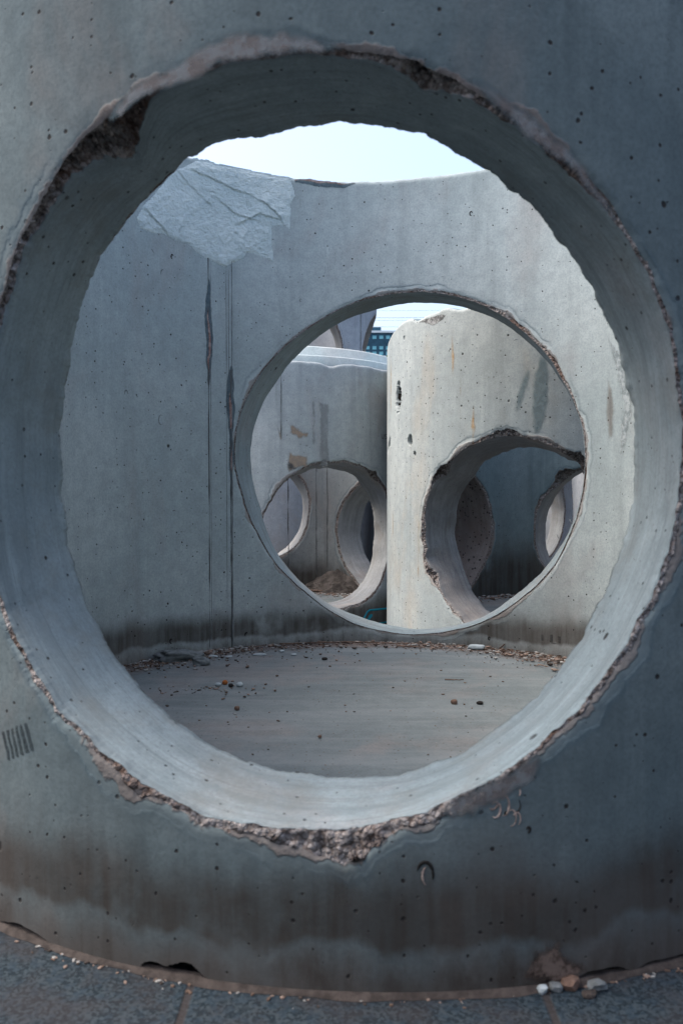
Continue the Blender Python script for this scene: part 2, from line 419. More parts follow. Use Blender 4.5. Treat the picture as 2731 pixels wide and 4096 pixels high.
def cyl_decal(root, name, R, zb, pts_th, pts_z, mat, off, step=.004, feather=.02, bumpy=0, thick=None, side=1, ridges=()):
    """thin skin lying on the ring's face inside an outline given in (azimuth, height)"""
    px = np.radians(np.array(pts_th)) * R; pz = np.array(pts_z)
    x0, x1, y0, y1 = px.min(), px.max(), pz.min(), pz.max()
    nx = int((x1 - x0 + .04) / step) + 2; ny = int((y1 - y0 + .04) / step) + 2
    X, Y = np.meshgrid(np.linspace(x0 - .02, x1 + .02, nx), np.linspace(y0 - .02, y1 + .02, ny))
    W = np.stack([X, Y, 0 * X + 3.3], -1)
    Xw = X + .012 * fbm(W, 14, 4, 1) ; Yw = Y + .012 * fbm(W, 14, 4, 2)
    n = len(px); inside = np.zeros(X.shape, bool); dist = np.full(X.shape, 9.)
    for i in range(n):
        ax_, ay, bx, by = px[i], pz[i], px[(i + 1) % n], pz[(i + 1) % n]
        cond = ((ay > Yw) != (by > Yw)); tt = (Yw - ay) / ((by - ay) if abs(by - ay) > 1e-9 else 1e-9)
        inside ^= cond & (Xw < ax_ + tt * (bx - ax_))
        L2 = (bx - ax_) ** 2 + (by - ay) ** 2 + 1e-12
        t = np.clip(((Xw - ax_) * (bx - ax_) + (Yw - ay) * (by - ay)) / L2, 0, 1)
        dist = np.minimum(dist, np.hypot(Xw - ax_ - t * (bx - ax_), Yw - ay - t * (by - ay)))
    sd_ = np.where(inside, dist, -dist)
    m = np.clip(sd_ / feather, -1, 1)
    if thick:
        prof = np.clip(sd_ / .018, 0, 1) ** .8 * (.45 + .55 * np.clip(.5 + 1.2 * fbm(W, 9, 3, 17), 0, 1))
        lum = .5 + .5 * fbm(W, 5, 3, 7)
        ridg = 1 - np.abs(fbm(np.stack([X * .8 + Y * .5, Y * 1.6 - X * .9, 0 * X], -1), 3.2, 3, 9)) * 7
        rough = fbm(np.stack([X, Y, 0 * X], -1), 60, 4, 12)
        hgt = prof * (thick * (.35 + .8 * lum) + np.clip(ridg, 0, 1) * thick * .6 + rough * bumpy)
        for ln in ridges:
            best = np.full(X.shape, 9.); sgn_ = np.zeros(X.shape)
            for (a0, b0), (a1, b1) in zip(ln[:-1], ln[1:]):
                x_0, x_1 = math.radians(a0) * R, math.radians(a1) * R; dx, dy = x_1 - x_0, b1 - b0
                t = np.clip(((Xw - x_0) * dx + (Yw - b0) * dy) / (dx * dx + dy * dy), 0, 1)
                d = np.hypot(Xw - x_0 - t * dx, Yw - b0 - t * dy); m_ = d < best
                best = np.where(m_, d, best); sgn_ = np.where(m_, np.sign((Yw - b0) * dx - (Xw - x_0) * dy) * np.sign(dx), sgn_)
            hgt = hgt + prof * np.where(sgn_ > 0, .0060 * np.exp(-best / .025), -.0015 * np.exp(-best / .008))
        hgt = np.where(sd_ <= 0, -.002, hgt)
    else: hgt = np.full(X.shape, off)
    Rr = R + side * hgt
    th = X / R
    V = np.stack([Rr * np.sin(th), Rr * np.cos(th), Y - zb], -1).reshape(-1, 3)
    F = gridfaces(ny, nx); keep = (sd_.ravel()[F] > (-.008 if thick else -.02)).any(1); F = F[keep]
    used = np.unique(F); rm = -np.ones(len(V), int); rm[used] = np.arange(len(used))
    F = rm[F]
    if side > 0: F = F[:, ::-1]
    return mkmesh(name, V[used], F, mat, root, {'m': m.ravel()[used]})

def cyl_ribbon(root, name, R, zb, th, z, width, mat, off=.0015, side=1, closed=False):
    th = np.radians(np.array(th, float)) * R; z = np.array(z, float)
    P = np.stack([th, z], -1)
    T = np.gradient(P, axis=0); T /= np.linalg.norm(T, axis=1)[:, None] + 1e-9
    Nn = np.stack([-T[:, 1], T[:, 0]], -1); w = np.asarray(width) / 2
    if np.ndim(w): w = w[:, None]
    rows = []
    for s, o in ((-1, -.001), (-.92, off), (.92, off), (1, -.001)):
        Q = P + Nn * w * s; r = R + side * o
        rows.append(np.stack([r * np.sin(Q[:, 0] / R), r * np.cos(Q[:, 0] / R), Q[:, 1] - zb], -1))
    V = np.stack(rows).reshape(-1, 3); F = gridfaces(4, len(P))
    if side > 0: F = F[:, ::-1]
    return mkmesh(name, V, F, mat, root)

def stain_mat(name, col, col2=None, sc=18, amount=.9, thr=.35):
    N = NT(name)
    m = N.attr('m'); nn = N.noise(sc, 6, .7, N.mapping((1, 1, .45)))
    a = N.ss(N.math('ADD', m, N.math('MULTIPLY', N.math('SUBTRACT', nn, .5), 1.5)), thr - .25, thr + .4)
    c = N.mix(N.ss(N.noise(45, 4, .7), .4, .6), col, col2 or tuple(v * .6 for v in col))
    return N.done(c, N.bump(N.noise(120, 4, .7), .4, .003), N.math('MULTIPLY', a, amount))
# measured outlines of the cut openings: c azimuth, z height of centre, o / i radii every 5 degrees on outer / inner face
TAB = {
  'A_front': dict(c=189.77, z=0.0624,
    o=[.53,.53,.531,.532,.535,.538,.542,.546,.551,.556,.561,.566,.565,.565,.568,.572,.575,.579,.583,.587,.588,.591,.595,.599,.604,.609,.615,.622,.629,.635,.64,.645,.65,.649,.646,.645,.645,.645,.644,.64,.635,.631,.629,.626,.623,.619,.615,.611,.607,.603,.599,.595,.59,.585,.58,.574,.568,.563,.56,.557,.555,.553,.552,.55,.549,.55,.552,.544,.538,.532,.531,.53],
    i=[.483,.485,.488,.492,.497,.502,.506,.511,.516,.521,.524,.526,.53,.536,.546,.554,.55,.547,.55,.557,.563,.57,.576,.579,.58,.583,.588,.591,.592,.593,.595,.598,.602,.605,.607,.608,.607,.606,.605,.604,.603,.602,.602,.601,.601,.601,.601,.601,.599,.594,.588,.579,.57,.562,.554,.547,.54,.536,.532,.528,.522,.517,.513,.51,.507,.504,.5,.497,.494,.491,.488,.485]),
  'A_back': dict(c=11.06, z=0.1,
    o=[.693,.693,.692,.692,.692,.692,.691,.691,.691,.691,.694,.697,.7,.701,.702,.703,.703,.703,.702,.7,.697,.695,.696,.697,.695,.692,.688,.685,.682,.679,.678,.679,.679,.678,.675,.673,.67,.668,.666,.664,.667,.673,.68,.686,.69,.694,.697,.701,.704,.701,.699,.699,.702,.704,.706,.708,.709,.709,.708,.706,.7,.694,.69,.69,.691,.691,.691,.692,.692,.692,.692,.693],
    i=[.674,.674,.675,.673,.672,.67,.672,.674,.676,.679,.683,.687,.691,.694,.697,.7,.702,.702,.702,.702,.701,.7,.697,.693,.689,.685,.683,.683,.682,.681,.678,.676,.674,.67,.667,.663,.659,.654,.649,.649,.648,.648,.651,.655,.659,.662,.666,.67,.678,.686,.693,.694,.694,.695,.696,.698,.699,.699,.698,.697,.695,.693,.691,.691,.69,.69,.686,.681,.678,.677,.676,.675]),
  'B_front': dict(c=215.77, z=-0.2267,
    o=[.47,.473,.477,.481,.482,.48,.48,.485,.47,.462,.462,.463,.466,.469,.467,.466,.467,.47,.475,.482,.482,.477,.479,.483,.485,.486,.485,.476,.466,.458,.458,.459,.459,.459,.46,.46,.46,.46,.46,.459,.459,.459,.458,.458,.458,.457,.457,.457,.457,.456,.456,.456,.456,.456,.456,.456,.457,.459,.461,.461,.452,.45,.449,.448,.447,.447,.452,.457,.468,.475,.463,.467],
    i=[.441,.439,.438,.44,.442,.445,.438,.43,.422,.415,.421,.428,.429,.426,.426,.427,.428,.43,.431,.431,.43,.43,.431,.429,.428,.438,.45,.462,.466,.467,.467,.468,.469,.47,.47,.471,.471,.471,.47,.47,.469,.468,.467,.467,.466,.464,.463,.462,.461,.46,.459,.459,.458,.457,.456,.455,.453,.448,.443,.439,.437,.436,.434,.43,.425,.42,.418,.418,.419,.423,.431,.439]),
  'B_left': dict(c=-58.76, z=-0.2525,
    o=[.463,.463,.463,.463,.463,.464,.464,.464,.464,.465,.465,.465,.466,.466,.466,.467,.467,.468,.468,.468,.469,.469,.47,.47,.471,.471,.471,.472,.472,.472,.472,.473,.473,.473,.473,.473,.473,.473,.473,.473,.473,.473,.472,.472,.472,.472,.471,.471,.471,.47,.47,.469,.469,.468,.468,.468,.467,.467,.466,.466,.466,.465,.465,.465,.464,.464,.464,.464,.463,.463,.463,.463],
    i=[.455,.455,.454,.457,.46,.463,.465,.464,.463,.463,.463,.464,.465,.466,.466,.467,.467,.468,.468,.468,.469,.469,.47,.47,.471,.471,.471,.472,.472,.472,.472,.473,.473,.473,.473,.473,.473,.473,.473,.473,.473,.473,.472,.472,.472,.472,.471,.471,.471,.47,.47,.469,.469,.468,.468,.468,.467,.467,.466,.471,.477,.483,.481,.475,.47,.468,.467,.465,.463,.46,.458,.456]),
  'B_right': dict(c=25.79, z=-0.288,
    o=[.444,.444,.444,.444,.445,.445,.446,.446,.447,.447,.448,.449,.45,.451,.451,.452,.453,.454,.455,.456,.457,.458,.459,.46,.461,.462,.462,.46,.459,.458,.457,.456,.456,.458,.46,.46,.461,.461,.465,.469,.473,.478,.482,.479,.473,.466,.463,.462,.461,.46,.459,.458,.457,.456,.455,.454,.453,.452,.451,.451,.45,.449,.448,.447,.447,.446,.446,.445,.445,.444,.444,.444],
    i=[.444,.444,.444,.444,.445,.445,.446,.446,.447,.447,.448,.449,.45,.451,.451,.452,.453,.454,.455,.456,.457,.458,.459,.46,.46,.457,.453,.451,.458,.464,.469,.47,.472,.47,.468,.466,.466,.468,.469,.47,.471,.47,.468,.465,.465,.464,.463,.462,.461,.46,.459,.458,.457,.456,.455,.454,.453,.452,.451,.451,.45,.449,.448,.447,.447,.446,.446,.445,.445,.444,.444,.444]),
  'C_front': dict(c=153.94, z=-0.282,
    o=[.439,.44,.442,.441,.441,.44,.44,.442,.444,.446,.445,.445,.447,.449,.448,.447,.444,.442,.443,.443,.446,.448,.45,.452,.454,.456,.459,.462,.465,.462,.451,.441,.435,.435,.435,.435,.435,.435,.435,.435,.434,.432,.431,.436,.442,.448,.448,.449,.449,.449,.447,.44,.434,.435,.436,.436,.436,.436,.436,.436,.436,.436,.436,.437,.437,.437,.437,.437,.437,.437,.437,.437],
    i=[.439,.439,.439,.439,.439,.439,.439,.438,.438,.438,.438,.43,.415,.401,.396,.402,.407,.41,.413,.415,.416,.417,.42,.425,.429,.43,.425,.423,.422,.422,.426,.43,.43,.426,.422,.421,.419,.418,.416,.421,.426,.431,.433,.434,.435,.434,.433,.432,.432,.432,.432,.43,.426,.422,.426,.431,.436,.437,.437,.437,.437,.438,.438,.438,.438,.438,.439,.439,.439,.439,.439,.439]),
  'C_left': dict(c=-17.15, z=-0.1823,
    o=[.43,.432,.436,.44,.44,.436,.432,.43,.43,.429,.429,.429,.428,.428,.427,.427,.426,.426,.425,.425,.424,.424,.423,.423,.423,.422,.422,.421,.421,.421,.421,.42,.42,.42,.42,.42,.42,.42,.42,.42,.42,.42,.421,.421,.421,.421,.422,.422,.423,.423,.423,.424,.424,.425,.425,.426,.426,.427,.427,.424,.42,.418,.419,.421,.422,.423,.425,.427,.428,.428,.427,.428],
    i=[.422,.425,.429,.436,.442,.448,.453,.452,.451,.443,.436,.429,.428,.428,.427,.427,.426,.426,.425,.425,.424,.424,.423,.423,.423,.422,.422,.421,.421,.421,.421,.42,.42,.42,.42,.42,.42,.42,.42,.42,.42,.42,.421,.421,.421,.421,.422,.422,.423,.423,.423,.424,.424,.425,.425,.426,.426,.427,.42,.414,.407,.411,.416,.42,.424,.425,.422,.42,.418,.418,.418,.418]),
  'C_right': dict(c=64.88, z=-0.3332,
    o=[.447,.447,.447,.447,.446,.446,.446,.445,.445,.444,.444,.443,.443,.442,.441,.441,.44,.439,.439,.438,.437,.437,.436,.435,.435,.434,.434,.433,.434,.435,.436,.432,.429,.427,.428,.43,.433,.435,.434,.432,.433,.434,.428,.422,.426,.43,.434,.434,.435,.435,.436,.437,.437,.438,.439,.439,.44,.441,.441,.442,.443,.443,.444,.444,.445,.445,.446,.446,.446,.447,.447,.447],
    i=[.447,.447,.447,.447,.446,.446,.446,.445,.445,.444,.444,.443,.443,.442,.441,.441,.44,.439,.439,.438,.437,.437,.433,.43,.426,.426,.427,.428,.429,.43,.431,.431,.431,.43,.428,.426,.424,.423,.422,.424,.427,.43,.436,.441,.442,.441,.439,.448,.456,.456,.449,.441,.437,.438,.439,.439,.44,.441,.441,.442,.443,.443,.444,.444,.445,.445,.446,.446,.446,.447,.447,.447]),
}
# ================================================================ SETTING
def ground_z(y):
    t = np.clip((y - 3.4) / 1.8, 0, 1); t = t * t * (3 - 2 * t)
    return -.765 - .105 * t
def paving_mat():
    N = NT('speckled_paving')
    o = N.mapping((1, 1, 1), (.14, .03, 0))
    v = N.vor(230, o); v2 = N.vor(110, o)
    r = N.sep(v['Color'])
    c = N.mix(N.ss(r[0], .25, .85), (.008, .015, .021), (.032, .046, .056))
    c = N.mix(N.math('MULTIPLY', N.ss(N.sep(v2['Color'])[1], .72, .8), .5), c, (.02, .035, .05))
    c = N.mix(N.math('MULTIPLY', N.ss(N.noise(9, 5, .6, o), .4, .65), .45), c, (.032, .026, .026))
    br = N.n.new('ShaderNodeTexBrick'); N.l.new(N.mapping((1, 1, 1), (.232, .42, 0)), br.inputs['Vector'])
    br.offset = 0; br.inputs['Scale'].default_value = 1; br.inputs['Brick Width'].default_value = .54; br.inputs['Row Height'].default_value = .5
    br.inputs['Mortar Size'].default_value = .008; br.inputs['Mortar Smooth'].default_value = .5
    c = N.mix(N.math('MULTIPLY', br.outputs['Fac'], .7), c, (.035, .028, .026))
    h = N.math('SUBTRACT', N.math('MULTIPLY', r[1], .5), N.math('MULTIPLY', br.outputs['Fac'], 2))
    return N.done(c, N.bump(h, .5, .002))
ys = np.concatenate([[-600, -100, -20, -5], np.linspace(-3, 8, 60), [12, 30, 120, 800, 4000]])
xs = np.array([-3000, -300, -40, -8, -3, 0, 3, 8, 40, 300, 3000.])
X, Y = np.meshgrid(xs, ys)
g = mkmesh('ground', np.stack([X, Y, ground_z(Y) + ZO], -1).reshape(-1, 3), gridfaces(len(ys), len(xs)), paving_mat())
tag(g, kind='structure')

# ================================================================ MATERIALS
A_out = wall_mat('concrete_ring_near_outside', (.105, .14, .15), (.16, .20, .205), 1, halo=.024, pores=1.15, streak=.5, dirt=(.075, .10, .15, .25), tint=(.185, .168, .155), tintamt=.75)  # outer face coloured darker than the inside, standing in for lens vignetting
A_rim = rim_mat('concrete_cut_near', (.19, .240, .258), (.255, .31, .325), 2, rust=.6, pores=1.0, streak=.1, tint=(.25, .235, .23), tintamt=.5)
A_in = wall_mat('concrete_ring_near_inside', (.315, .375, .385), (.40, .455, .46), 3, halo=.020, pores=1.0, streak=.35, dirt=(.168, .188, .225, .31, .30), tint=(.31, .30, .29), tintamt=.6)  # lighter copy of the outer concrete; the brightness difference is put into colour
B_mat = wall_mat('concrete_ring_pale', (.325, .37, .37), (.42, .46, .45), 4, halo=.02, pores=1.25, streak=.4, tint=(.40, .33, .24), tintamt=.4)
B_rim = rim_mat('concrete_cut_pale', (.21, .22, .23), (.30, .31, .31), 5, rust=.3, pores=.8, streak=.1)
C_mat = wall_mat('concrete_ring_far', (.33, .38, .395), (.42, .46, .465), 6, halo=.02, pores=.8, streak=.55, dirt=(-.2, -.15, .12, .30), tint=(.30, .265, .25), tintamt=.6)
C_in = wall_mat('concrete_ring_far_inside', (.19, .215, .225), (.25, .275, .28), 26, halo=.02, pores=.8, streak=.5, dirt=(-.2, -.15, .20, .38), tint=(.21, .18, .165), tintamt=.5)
B_in = wall_mat('concrete_ring_pale_inside', (.12, .17, .185), (.17, .22, .235), 24, halo=.015, pores=.9, streak=.6, dirt=(-.2, -.15, .32, .60), tint=(.13, .15, .155), tintamt=.5)  # darker and tealer than the outside: interior shade is put into the colour
C_rim = rim_mat('concrete_cut_far', (.27, .28, .29), (.34, .36, .36), 7, rust=.4, pores=.5, streak=.1, tint=(.36, .3, .25), tintamt=.6)
D_mat = wall_mat('concrete_ring_grey', (.30, .33, .36), (.38, .41, .44), 8, halo=.015, pores=.9, streak=.3)
slab = None
def floor_mat():
    N = NT('concrete_floor')
    col, h, o = concrete_nodes(N, (.125, .15, .158), (.165, .19, .197), 11, pores=.35, streak=.0, tint=(.26, .21, .19), tintamt=.35)
    sw = N.noise(1, 5, .6, N.mapping((2.2, 14, 1), (3, 1, 0)), .6)
    col = N.mix(N.math('MULTIPLY', N.ss(sw, .42, .7), .42), col, (.20, .222, .23))
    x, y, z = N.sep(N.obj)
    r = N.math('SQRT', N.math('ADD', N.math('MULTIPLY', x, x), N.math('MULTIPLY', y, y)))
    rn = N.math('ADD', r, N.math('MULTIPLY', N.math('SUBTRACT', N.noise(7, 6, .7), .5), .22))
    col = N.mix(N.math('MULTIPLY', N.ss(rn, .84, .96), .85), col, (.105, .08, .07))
    crumbs = N.vor(95, o)
    m = N.math('MULTIPLY', N.ss(crumbs['Distance'], .28, .18), N.math('GREATER_THAN', N.sep(crumbs['Color'])[0], .90))
    col = N.mix(N.math('MULTIPLY', m, .8), col, (.07, .045, .035))
    return N.done(col, N.bump(N.math('ADD', h, N.math('MULTIPLY', sw, .4)), .45, .005))
FLOOR = floor_mat()

def hole(key, **k):
    d = dict(TAB[key]) if key in TAB else {}
    d.update(k); return d
def round_hole(c, z, r, **k):
    d = dict(c=c, z=z, o=[r] * 72, i=[r] * 72); d.update(k); return d
GR = 'concrete manhole rings with round openings'

# ================================================================ NEAR RING
Ax, Ay, ARo, ARi, AZ = .0803, 2.4668, 1.2168, 1.0142, -.7647
def nearnotch(th):
    p = np.stack([np.sin(np.radians(th)) * 3, np.cos(np.radians(th)) * 3, th * 0], -1)
    n = .003 + .012 * np.clip(fbm(p, 6, 4, 2), 0, 1)
    for c, a_, w in ((198, .014, 1.0), (195.5, .018, 1.3), (168, .030, 1.1), (164.5, .016, 2.2), (159, .012, 2.5), (211, .016, 3), (180, .006, 1), (150, .012, 6)):
        n = n + a_ * np.exp(-np.abs((th - c) / w) ** 3) * (1 + .3 * fbm(p, 14, 3, 4))
    return n
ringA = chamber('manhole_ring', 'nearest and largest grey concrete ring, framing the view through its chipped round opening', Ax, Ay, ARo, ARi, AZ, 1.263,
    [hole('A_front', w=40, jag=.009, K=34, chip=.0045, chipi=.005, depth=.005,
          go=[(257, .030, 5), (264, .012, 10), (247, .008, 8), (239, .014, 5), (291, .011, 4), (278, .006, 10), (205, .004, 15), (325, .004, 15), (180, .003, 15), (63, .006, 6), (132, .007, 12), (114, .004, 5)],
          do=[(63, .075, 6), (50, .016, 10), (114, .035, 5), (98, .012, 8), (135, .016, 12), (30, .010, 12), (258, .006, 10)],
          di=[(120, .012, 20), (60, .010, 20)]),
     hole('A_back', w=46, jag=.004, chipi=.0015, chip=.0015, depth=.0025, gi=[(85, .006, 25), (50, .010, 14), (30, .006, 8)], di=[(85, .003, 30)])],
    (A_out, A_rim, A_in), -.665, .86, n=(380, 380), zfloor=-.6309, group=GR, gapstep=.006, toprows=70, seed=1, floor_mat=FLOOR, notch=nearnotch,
    top_fn=lambda th: -.010 * np.exp(-(((th - 353) / 8.) ** 2)) - .006 * np.exp(-(((th - 2) / 5.) ** 2)))

CRUMB = stain_mat('crumbled_brown_concrete', (.05, .035, .028), (.16, .12, .10), sc=50, amount=.95, thr=.3)
SPALL = stain_mat('spalled_pinkish_skin', (.18, .158, .15), (.23, .24, .245), sc=30, amount=.65, thr=.25)
HALO = stain_mat('blue_grey_slurry_edge', (.065, .10, .115), (.09, .13, .145), sc=12, amount=.6, thr=.25)
def poly(root, name, R, zb, pts, mat, off, grow=0, **k):
    t = np.array([p[0] for p in pts]); z = np.array([p[1] for p in pts])
    if grow: t = t.mean() + (t - t.mean()) * (1 + grow); z = z.mean() + (z - z.mean()) * (1 + grow * 1.4)
    return cyl_decal(root, name, R, zb, t, z, mat, off, **k)
S1 = [(200.85, .584), (199.78, .619), (196.55, .644), (193.17, .672), (189.35, .679), (187.49, .68), (185.66, .665), (184.0, .639), (188.11, .640), (193.19, .627), (196.56, .606), (200.17, .575)]
S2 = [(175.13, .593), (173.9, .596), (172.34, .578), (169.47, .539), (166.8, .492), (164.36, .438), (164.53, .418), (168.0, .480), (172.2, .540)]
S3 = [(177.18, -.479), (174.69, -.449), (171.2, -.409), (169.57, -.398), (170.05, -.44), (172.16, -.464), (174.37, -.495), (176.25, -.494)]
for k, s__ in enumerate((S1, S2, S3)):
    poly(ringA, 'slurry_edge', ARo, AZ, s__, HALO, .0008 + k * .0001, grow=.10, feather=.02, step=.004)
    poly(ringA, 'spalled_patch', ARo, AZ, s__, SPALL, .0016 + k * .0001, feather=.022, step=.003)
poly(ringA, 'crumbled_patch', ARo - .004, AZ, [(171.4, -.745), (169.8, -.70), (167.6, -.675), (166.6, -.72), (164.6, -.745), (168, -.765)], CRUMB, .0052, feather=.03, step=.003)
# patch of rough mortar smeared on the far wall, below the lip
PM = NT('smeared_mortar')
pc = PM.mix(PM.ss(PM.noise(6, 5, .6), .3, .7), (.50, .59, .60), (.62, .70, .70))
pc = PM.mix(PM.math('MULTIPLY', PM.ss(PM.noise(60, 5, .7), .55, .75), .35), pc, (.24, .27, .28))
ph_ = PM.math('ADD', PM.math('MULTIPLY', PM.noise(75, 5, .7), 1.3), PM.math('MULTIPLY', PM.noise(16, 4, .6, PM.mapping((1, 1, 2.2))), 1.0))
PMAT = PM.done(pc, PM.bump(ph_, 1.0, .010))
pt = [(-40.28, 1.24), (-38.2, 1.257), (-33, 1.257), (-28, 1.257), (-22, 1.254), (-16.41, 1.25), (-15.49, 1.182), (-16.43, 1.149), (-16.63, 1.046), (-18, 1.062), (-20.93, 1.045), (-20.4, .916), (-23.59, .923), (-26.61, .939), (-27.37, .918), (-29.27, .895), (-31.57, .865), (-33.48, .873), (-36.17, .893), (-38.87, .907), (-41.2, .929), (-43.96, .932), (-46.73, .945), (-49.54, .94), (-52.79, .949), (-53.6, .974), (-50.69, 1.051), (-46.63, 1.145), (-43.43, 1.20)]
RIDGES = ([(-43.5, 1.20), (-41.6, 1.17), (-38.0, 1.13), (-36.0, 1.10)], [(-39.3, 1.215), (-35.4, 1.205), (-32.5, 1.19), (-30.0, 1.175), (-26.0, 1.163), (-21.6, 1.138), (-19.7, 1.108), (-19.0, 1.085)],
          [(-32.9, 1.115), (-30.1, 1.092), (-28.1, 1.083), (-25.5, 1.070)], [(-52.0, 1.02), (-48.5, .985), (-45.2, .938), (-41.5, .915)], [(-20.1, 1.085), (-23.6, 1.092), (-27.4, 1.06)])
cyl_decal(ringA, 'mortar_patch', ARi, AZ, [p[0] for p in pt], [p[1] for p in pt], PMAT, 0, step=.0035, thick=.006, bumpy=.0034, side=-1, ridges=RIDGES)
# formwork seams
SEAM = plain('seam_concrete', (.17, .19, .20), bumps=(80, .6, .004), var=.4, sc=30)
DARK = plain('seam_shadow_gap', (.075, .08, .082), bumps=(80, .5, .003))
rng = np.random.RandomState(4)
def seam(root, R, zb, th, za, zb_, width, mat, side=-1, off=.002, n=140, wob=.12):
    z = np.linspace(za, zb_, n); P = np.stack([z * 0 + th, z, z * 0], -1)
    w = width * np.clip(.75 + 1.5 * fbm(P, 9, 4, int(abs(th) * 10)), .04, 2.4)
    return cyl_ribbon(root, 'formwork_seam', R, zb, th + wob * fbm(P, 4, 3, 3), z, w, mat, off=off, side=side)
seam(ringA, ARi, AZ, -35.9, .90, -.62, .0042, DARK, off=.0009)
seam(ringA, ARi, AZ, -35.4, .88, -.62, .0016, SEAM, off=.0012, wob=.02)
seam(ringA, ARi, AZ, -31.6, .90, -.62, .0015, DARK, off=.0008, wob=.03)
seam(ringA, ARi, AZ, -30.6, .47, -.632, .0062, DARK, off=.0009)
seam(ringA, ARi, AZ, -30.3, .90, -.62, .0030, SEAM, off=.003, wob=.03)
seam(ringA, ARi, AZ, -31.05, .86, .3, .0016, DARK, off=.0008, wob=.03)
SLUR = stain_mat('slurry_stain', (.065, .10, .12), (.10, .145, .17), sc=9, amount=.8, thr=.1)
RUSTS = stain_mat('reddish_crumbling_stain', (.22, .13, .11), (.34, .27, .25), sc=60, amount=.8, thr=.2)
def spindle(th, z0_, z1_, w, n=26):
    z = np.linspace(z0_, z1_, n); ww = w * np.sin(np.linspace(0, math.pi, n)) ** .55 * (1 + .35 * fbm(np.stack([z, z * 0 + th, z * 0], -1), 13, 3, 1))
    return list(th - ww) + list((th + ww)[::-1]), list(z) + list(z[::-1])
for k, (th, a, b, w) in enumerate(((-35.9, .395, .81, .85), (-30.6, .20, .49, 1.1), (-30.5, .02, .28, .7))):
    t_, z_ = spindle(th, a, b, w); cyl_decal(ringA, 'water_stain', ARi, AZ, t_, z_, SLUR, .0006 + k * .0001, feather=.010, side=-1)
    t_, z_ = spindle(th, a + .03, b - .10, w * .45); cyl_decal(ringA, 'water_stain', ARi, AZ, t_, z_, RUSTS, .0012 + k * .0001, feather=.006, step=.003, side=-1)
RGH = stain_mat('rough_lime_skin', (.20, .24, .25), (.42, .47, .48), sc=55, amount=.75, thr=.45)
poly(ringA, 'rough_patch', ARi, AZ, [(57.0, .56), (61, .50), (64.5, .42), (65, .25), (62.5, .1), (60.5, .12), (61.5, .3), (59.5, .42)], RGH, .0008, feather=.03, step=.005, side=-1)
poly(ringA, 'rough_patch', ARi, AZ, [(58, .40), (60, .36), (60, .18), (58, .16), (57.2, .28)], stain_mat('tan_damp_patch', (.26, .23, .20), sc=10, amount=.5, thr=.2), .0010, feather=.03, step=.005, side=-1)
# crumbled line under the lip, right of the mortar patch
t = np.linspace(-15.5, -1, 30); tp = np.sin(np.linspace(.5, math.pi, 30)) ** .6
cyl_decal(ringA, 'water_stain', ARi, AZ, list(t) + list(t[::-1]), [1.253] * 30 + list(1.253 - .030 * tp[::-1] + .012 * fbm(np.stack([t[::-1], t * 0, t * 0], -1), .3, 3, 4)), SLUR, .0007, feather=.008, side=-1)
cyl_decal(ringA, 'crumbled_edge', ARi, AZ, list(t) + list(t[::-1]), [1.253] * 30 + list(1.253 - .012 * tp[::-1] + .004 * fbm(np.stack([t[::-1], t * 0, t * 0], -1), .9, 3, 1)), RUSTS, .0013, feather=.006, step=.003, side=-1)
# faint stamped blocks low on the far wall, and handwriting rests
FAINT = stain_mat('faint_grey_stamp', (.07, .07, .07), sc=40, amount=.5, thr=.2)
for th, z, w, h_ in ((42.75, -.567, .35, .026), (43.9, -.567, .12, .026), (44.85, -.563, .42, .030), (46.85, -.563, .42, .030), (45.8, -.58, 1.1, .006)):
    cyl_decal(ringA, 'painted_stamp', ARi, AZ, [th - w, th + w, th + w, th - w], [z - h_ / 2, z - h_ / 2, z + h_ / 2, z + h_ / 2], FAINT, .0006, feather=.006, step=.003, side=-1)
# smudge and knock marks on the outer face
SMUD = stain_mat('dark_rubber_smudge', (.035, .05, .06), sc=30, amount=.6, thr=-.1)
for k in range(6):
    th0 = -150.6 + k * .55; zz = -.418 - .0045 * k
    cyl_decal(ringA, 'rubber_smudge', ARo, AZ, [th0, th0 + .40, th0 + 1.05, th0 + .75], [zz - .024, zz - .024, zz + .018, zz + .020], SMUD, .0006, feather=.004, step=.002)
BLACK = plain('void_black', (.02, .018, .017))
BRK = plain('broken_aggregate', (.30, .24, .21), bumps=(90, .9, .006), var=.5, sc=60)
def scuff(root, R, zb, th, z, r, a0, a1, w, mat, side=1):
    a = np.linspace(R_(a0), R_(a1), 24); P = np.stack([a * 2, a * 0 + th, a * 0], -1)
    ww = w * np.sin(np.linspace(.05, math.pi - .05, 24)) ** .6 * (1 + .4 * fbm(P, 3, 2, 1))
    cyl_ribbon(root, 'knock_mark', R, zb, th + np.degrees(r * .62 * np.cos(a) / R), z + r * np.sin(a), ww, mat, off=.0008, side=side)
scuff(ringA, ARo, AZ, 177.9, -.579, .020, 20, 200, .006, BLACK)
scuff(ringA, ARo, AZ, 177.6, -.580, .016, -60, 60, .004, BRK)
scuff(ringA, ARo, AZ, 170.4, -.5165, .004, 0, 300, .004, BLACK)
for k in range(9):
    r_ = random.Random(k + 3)
    scuff(ringA, ARo, AZ, 172.6 + r_.uniform(-2.4, 2.2), -.478 + r_.uniform(-.026, .022), r_.uniform(.006, .016), r_.uniform(0, 200), r_.uniform(230, 330), r_.uniform(.0018, .0038), (BLACK, BRK, BRK)[k % 3])

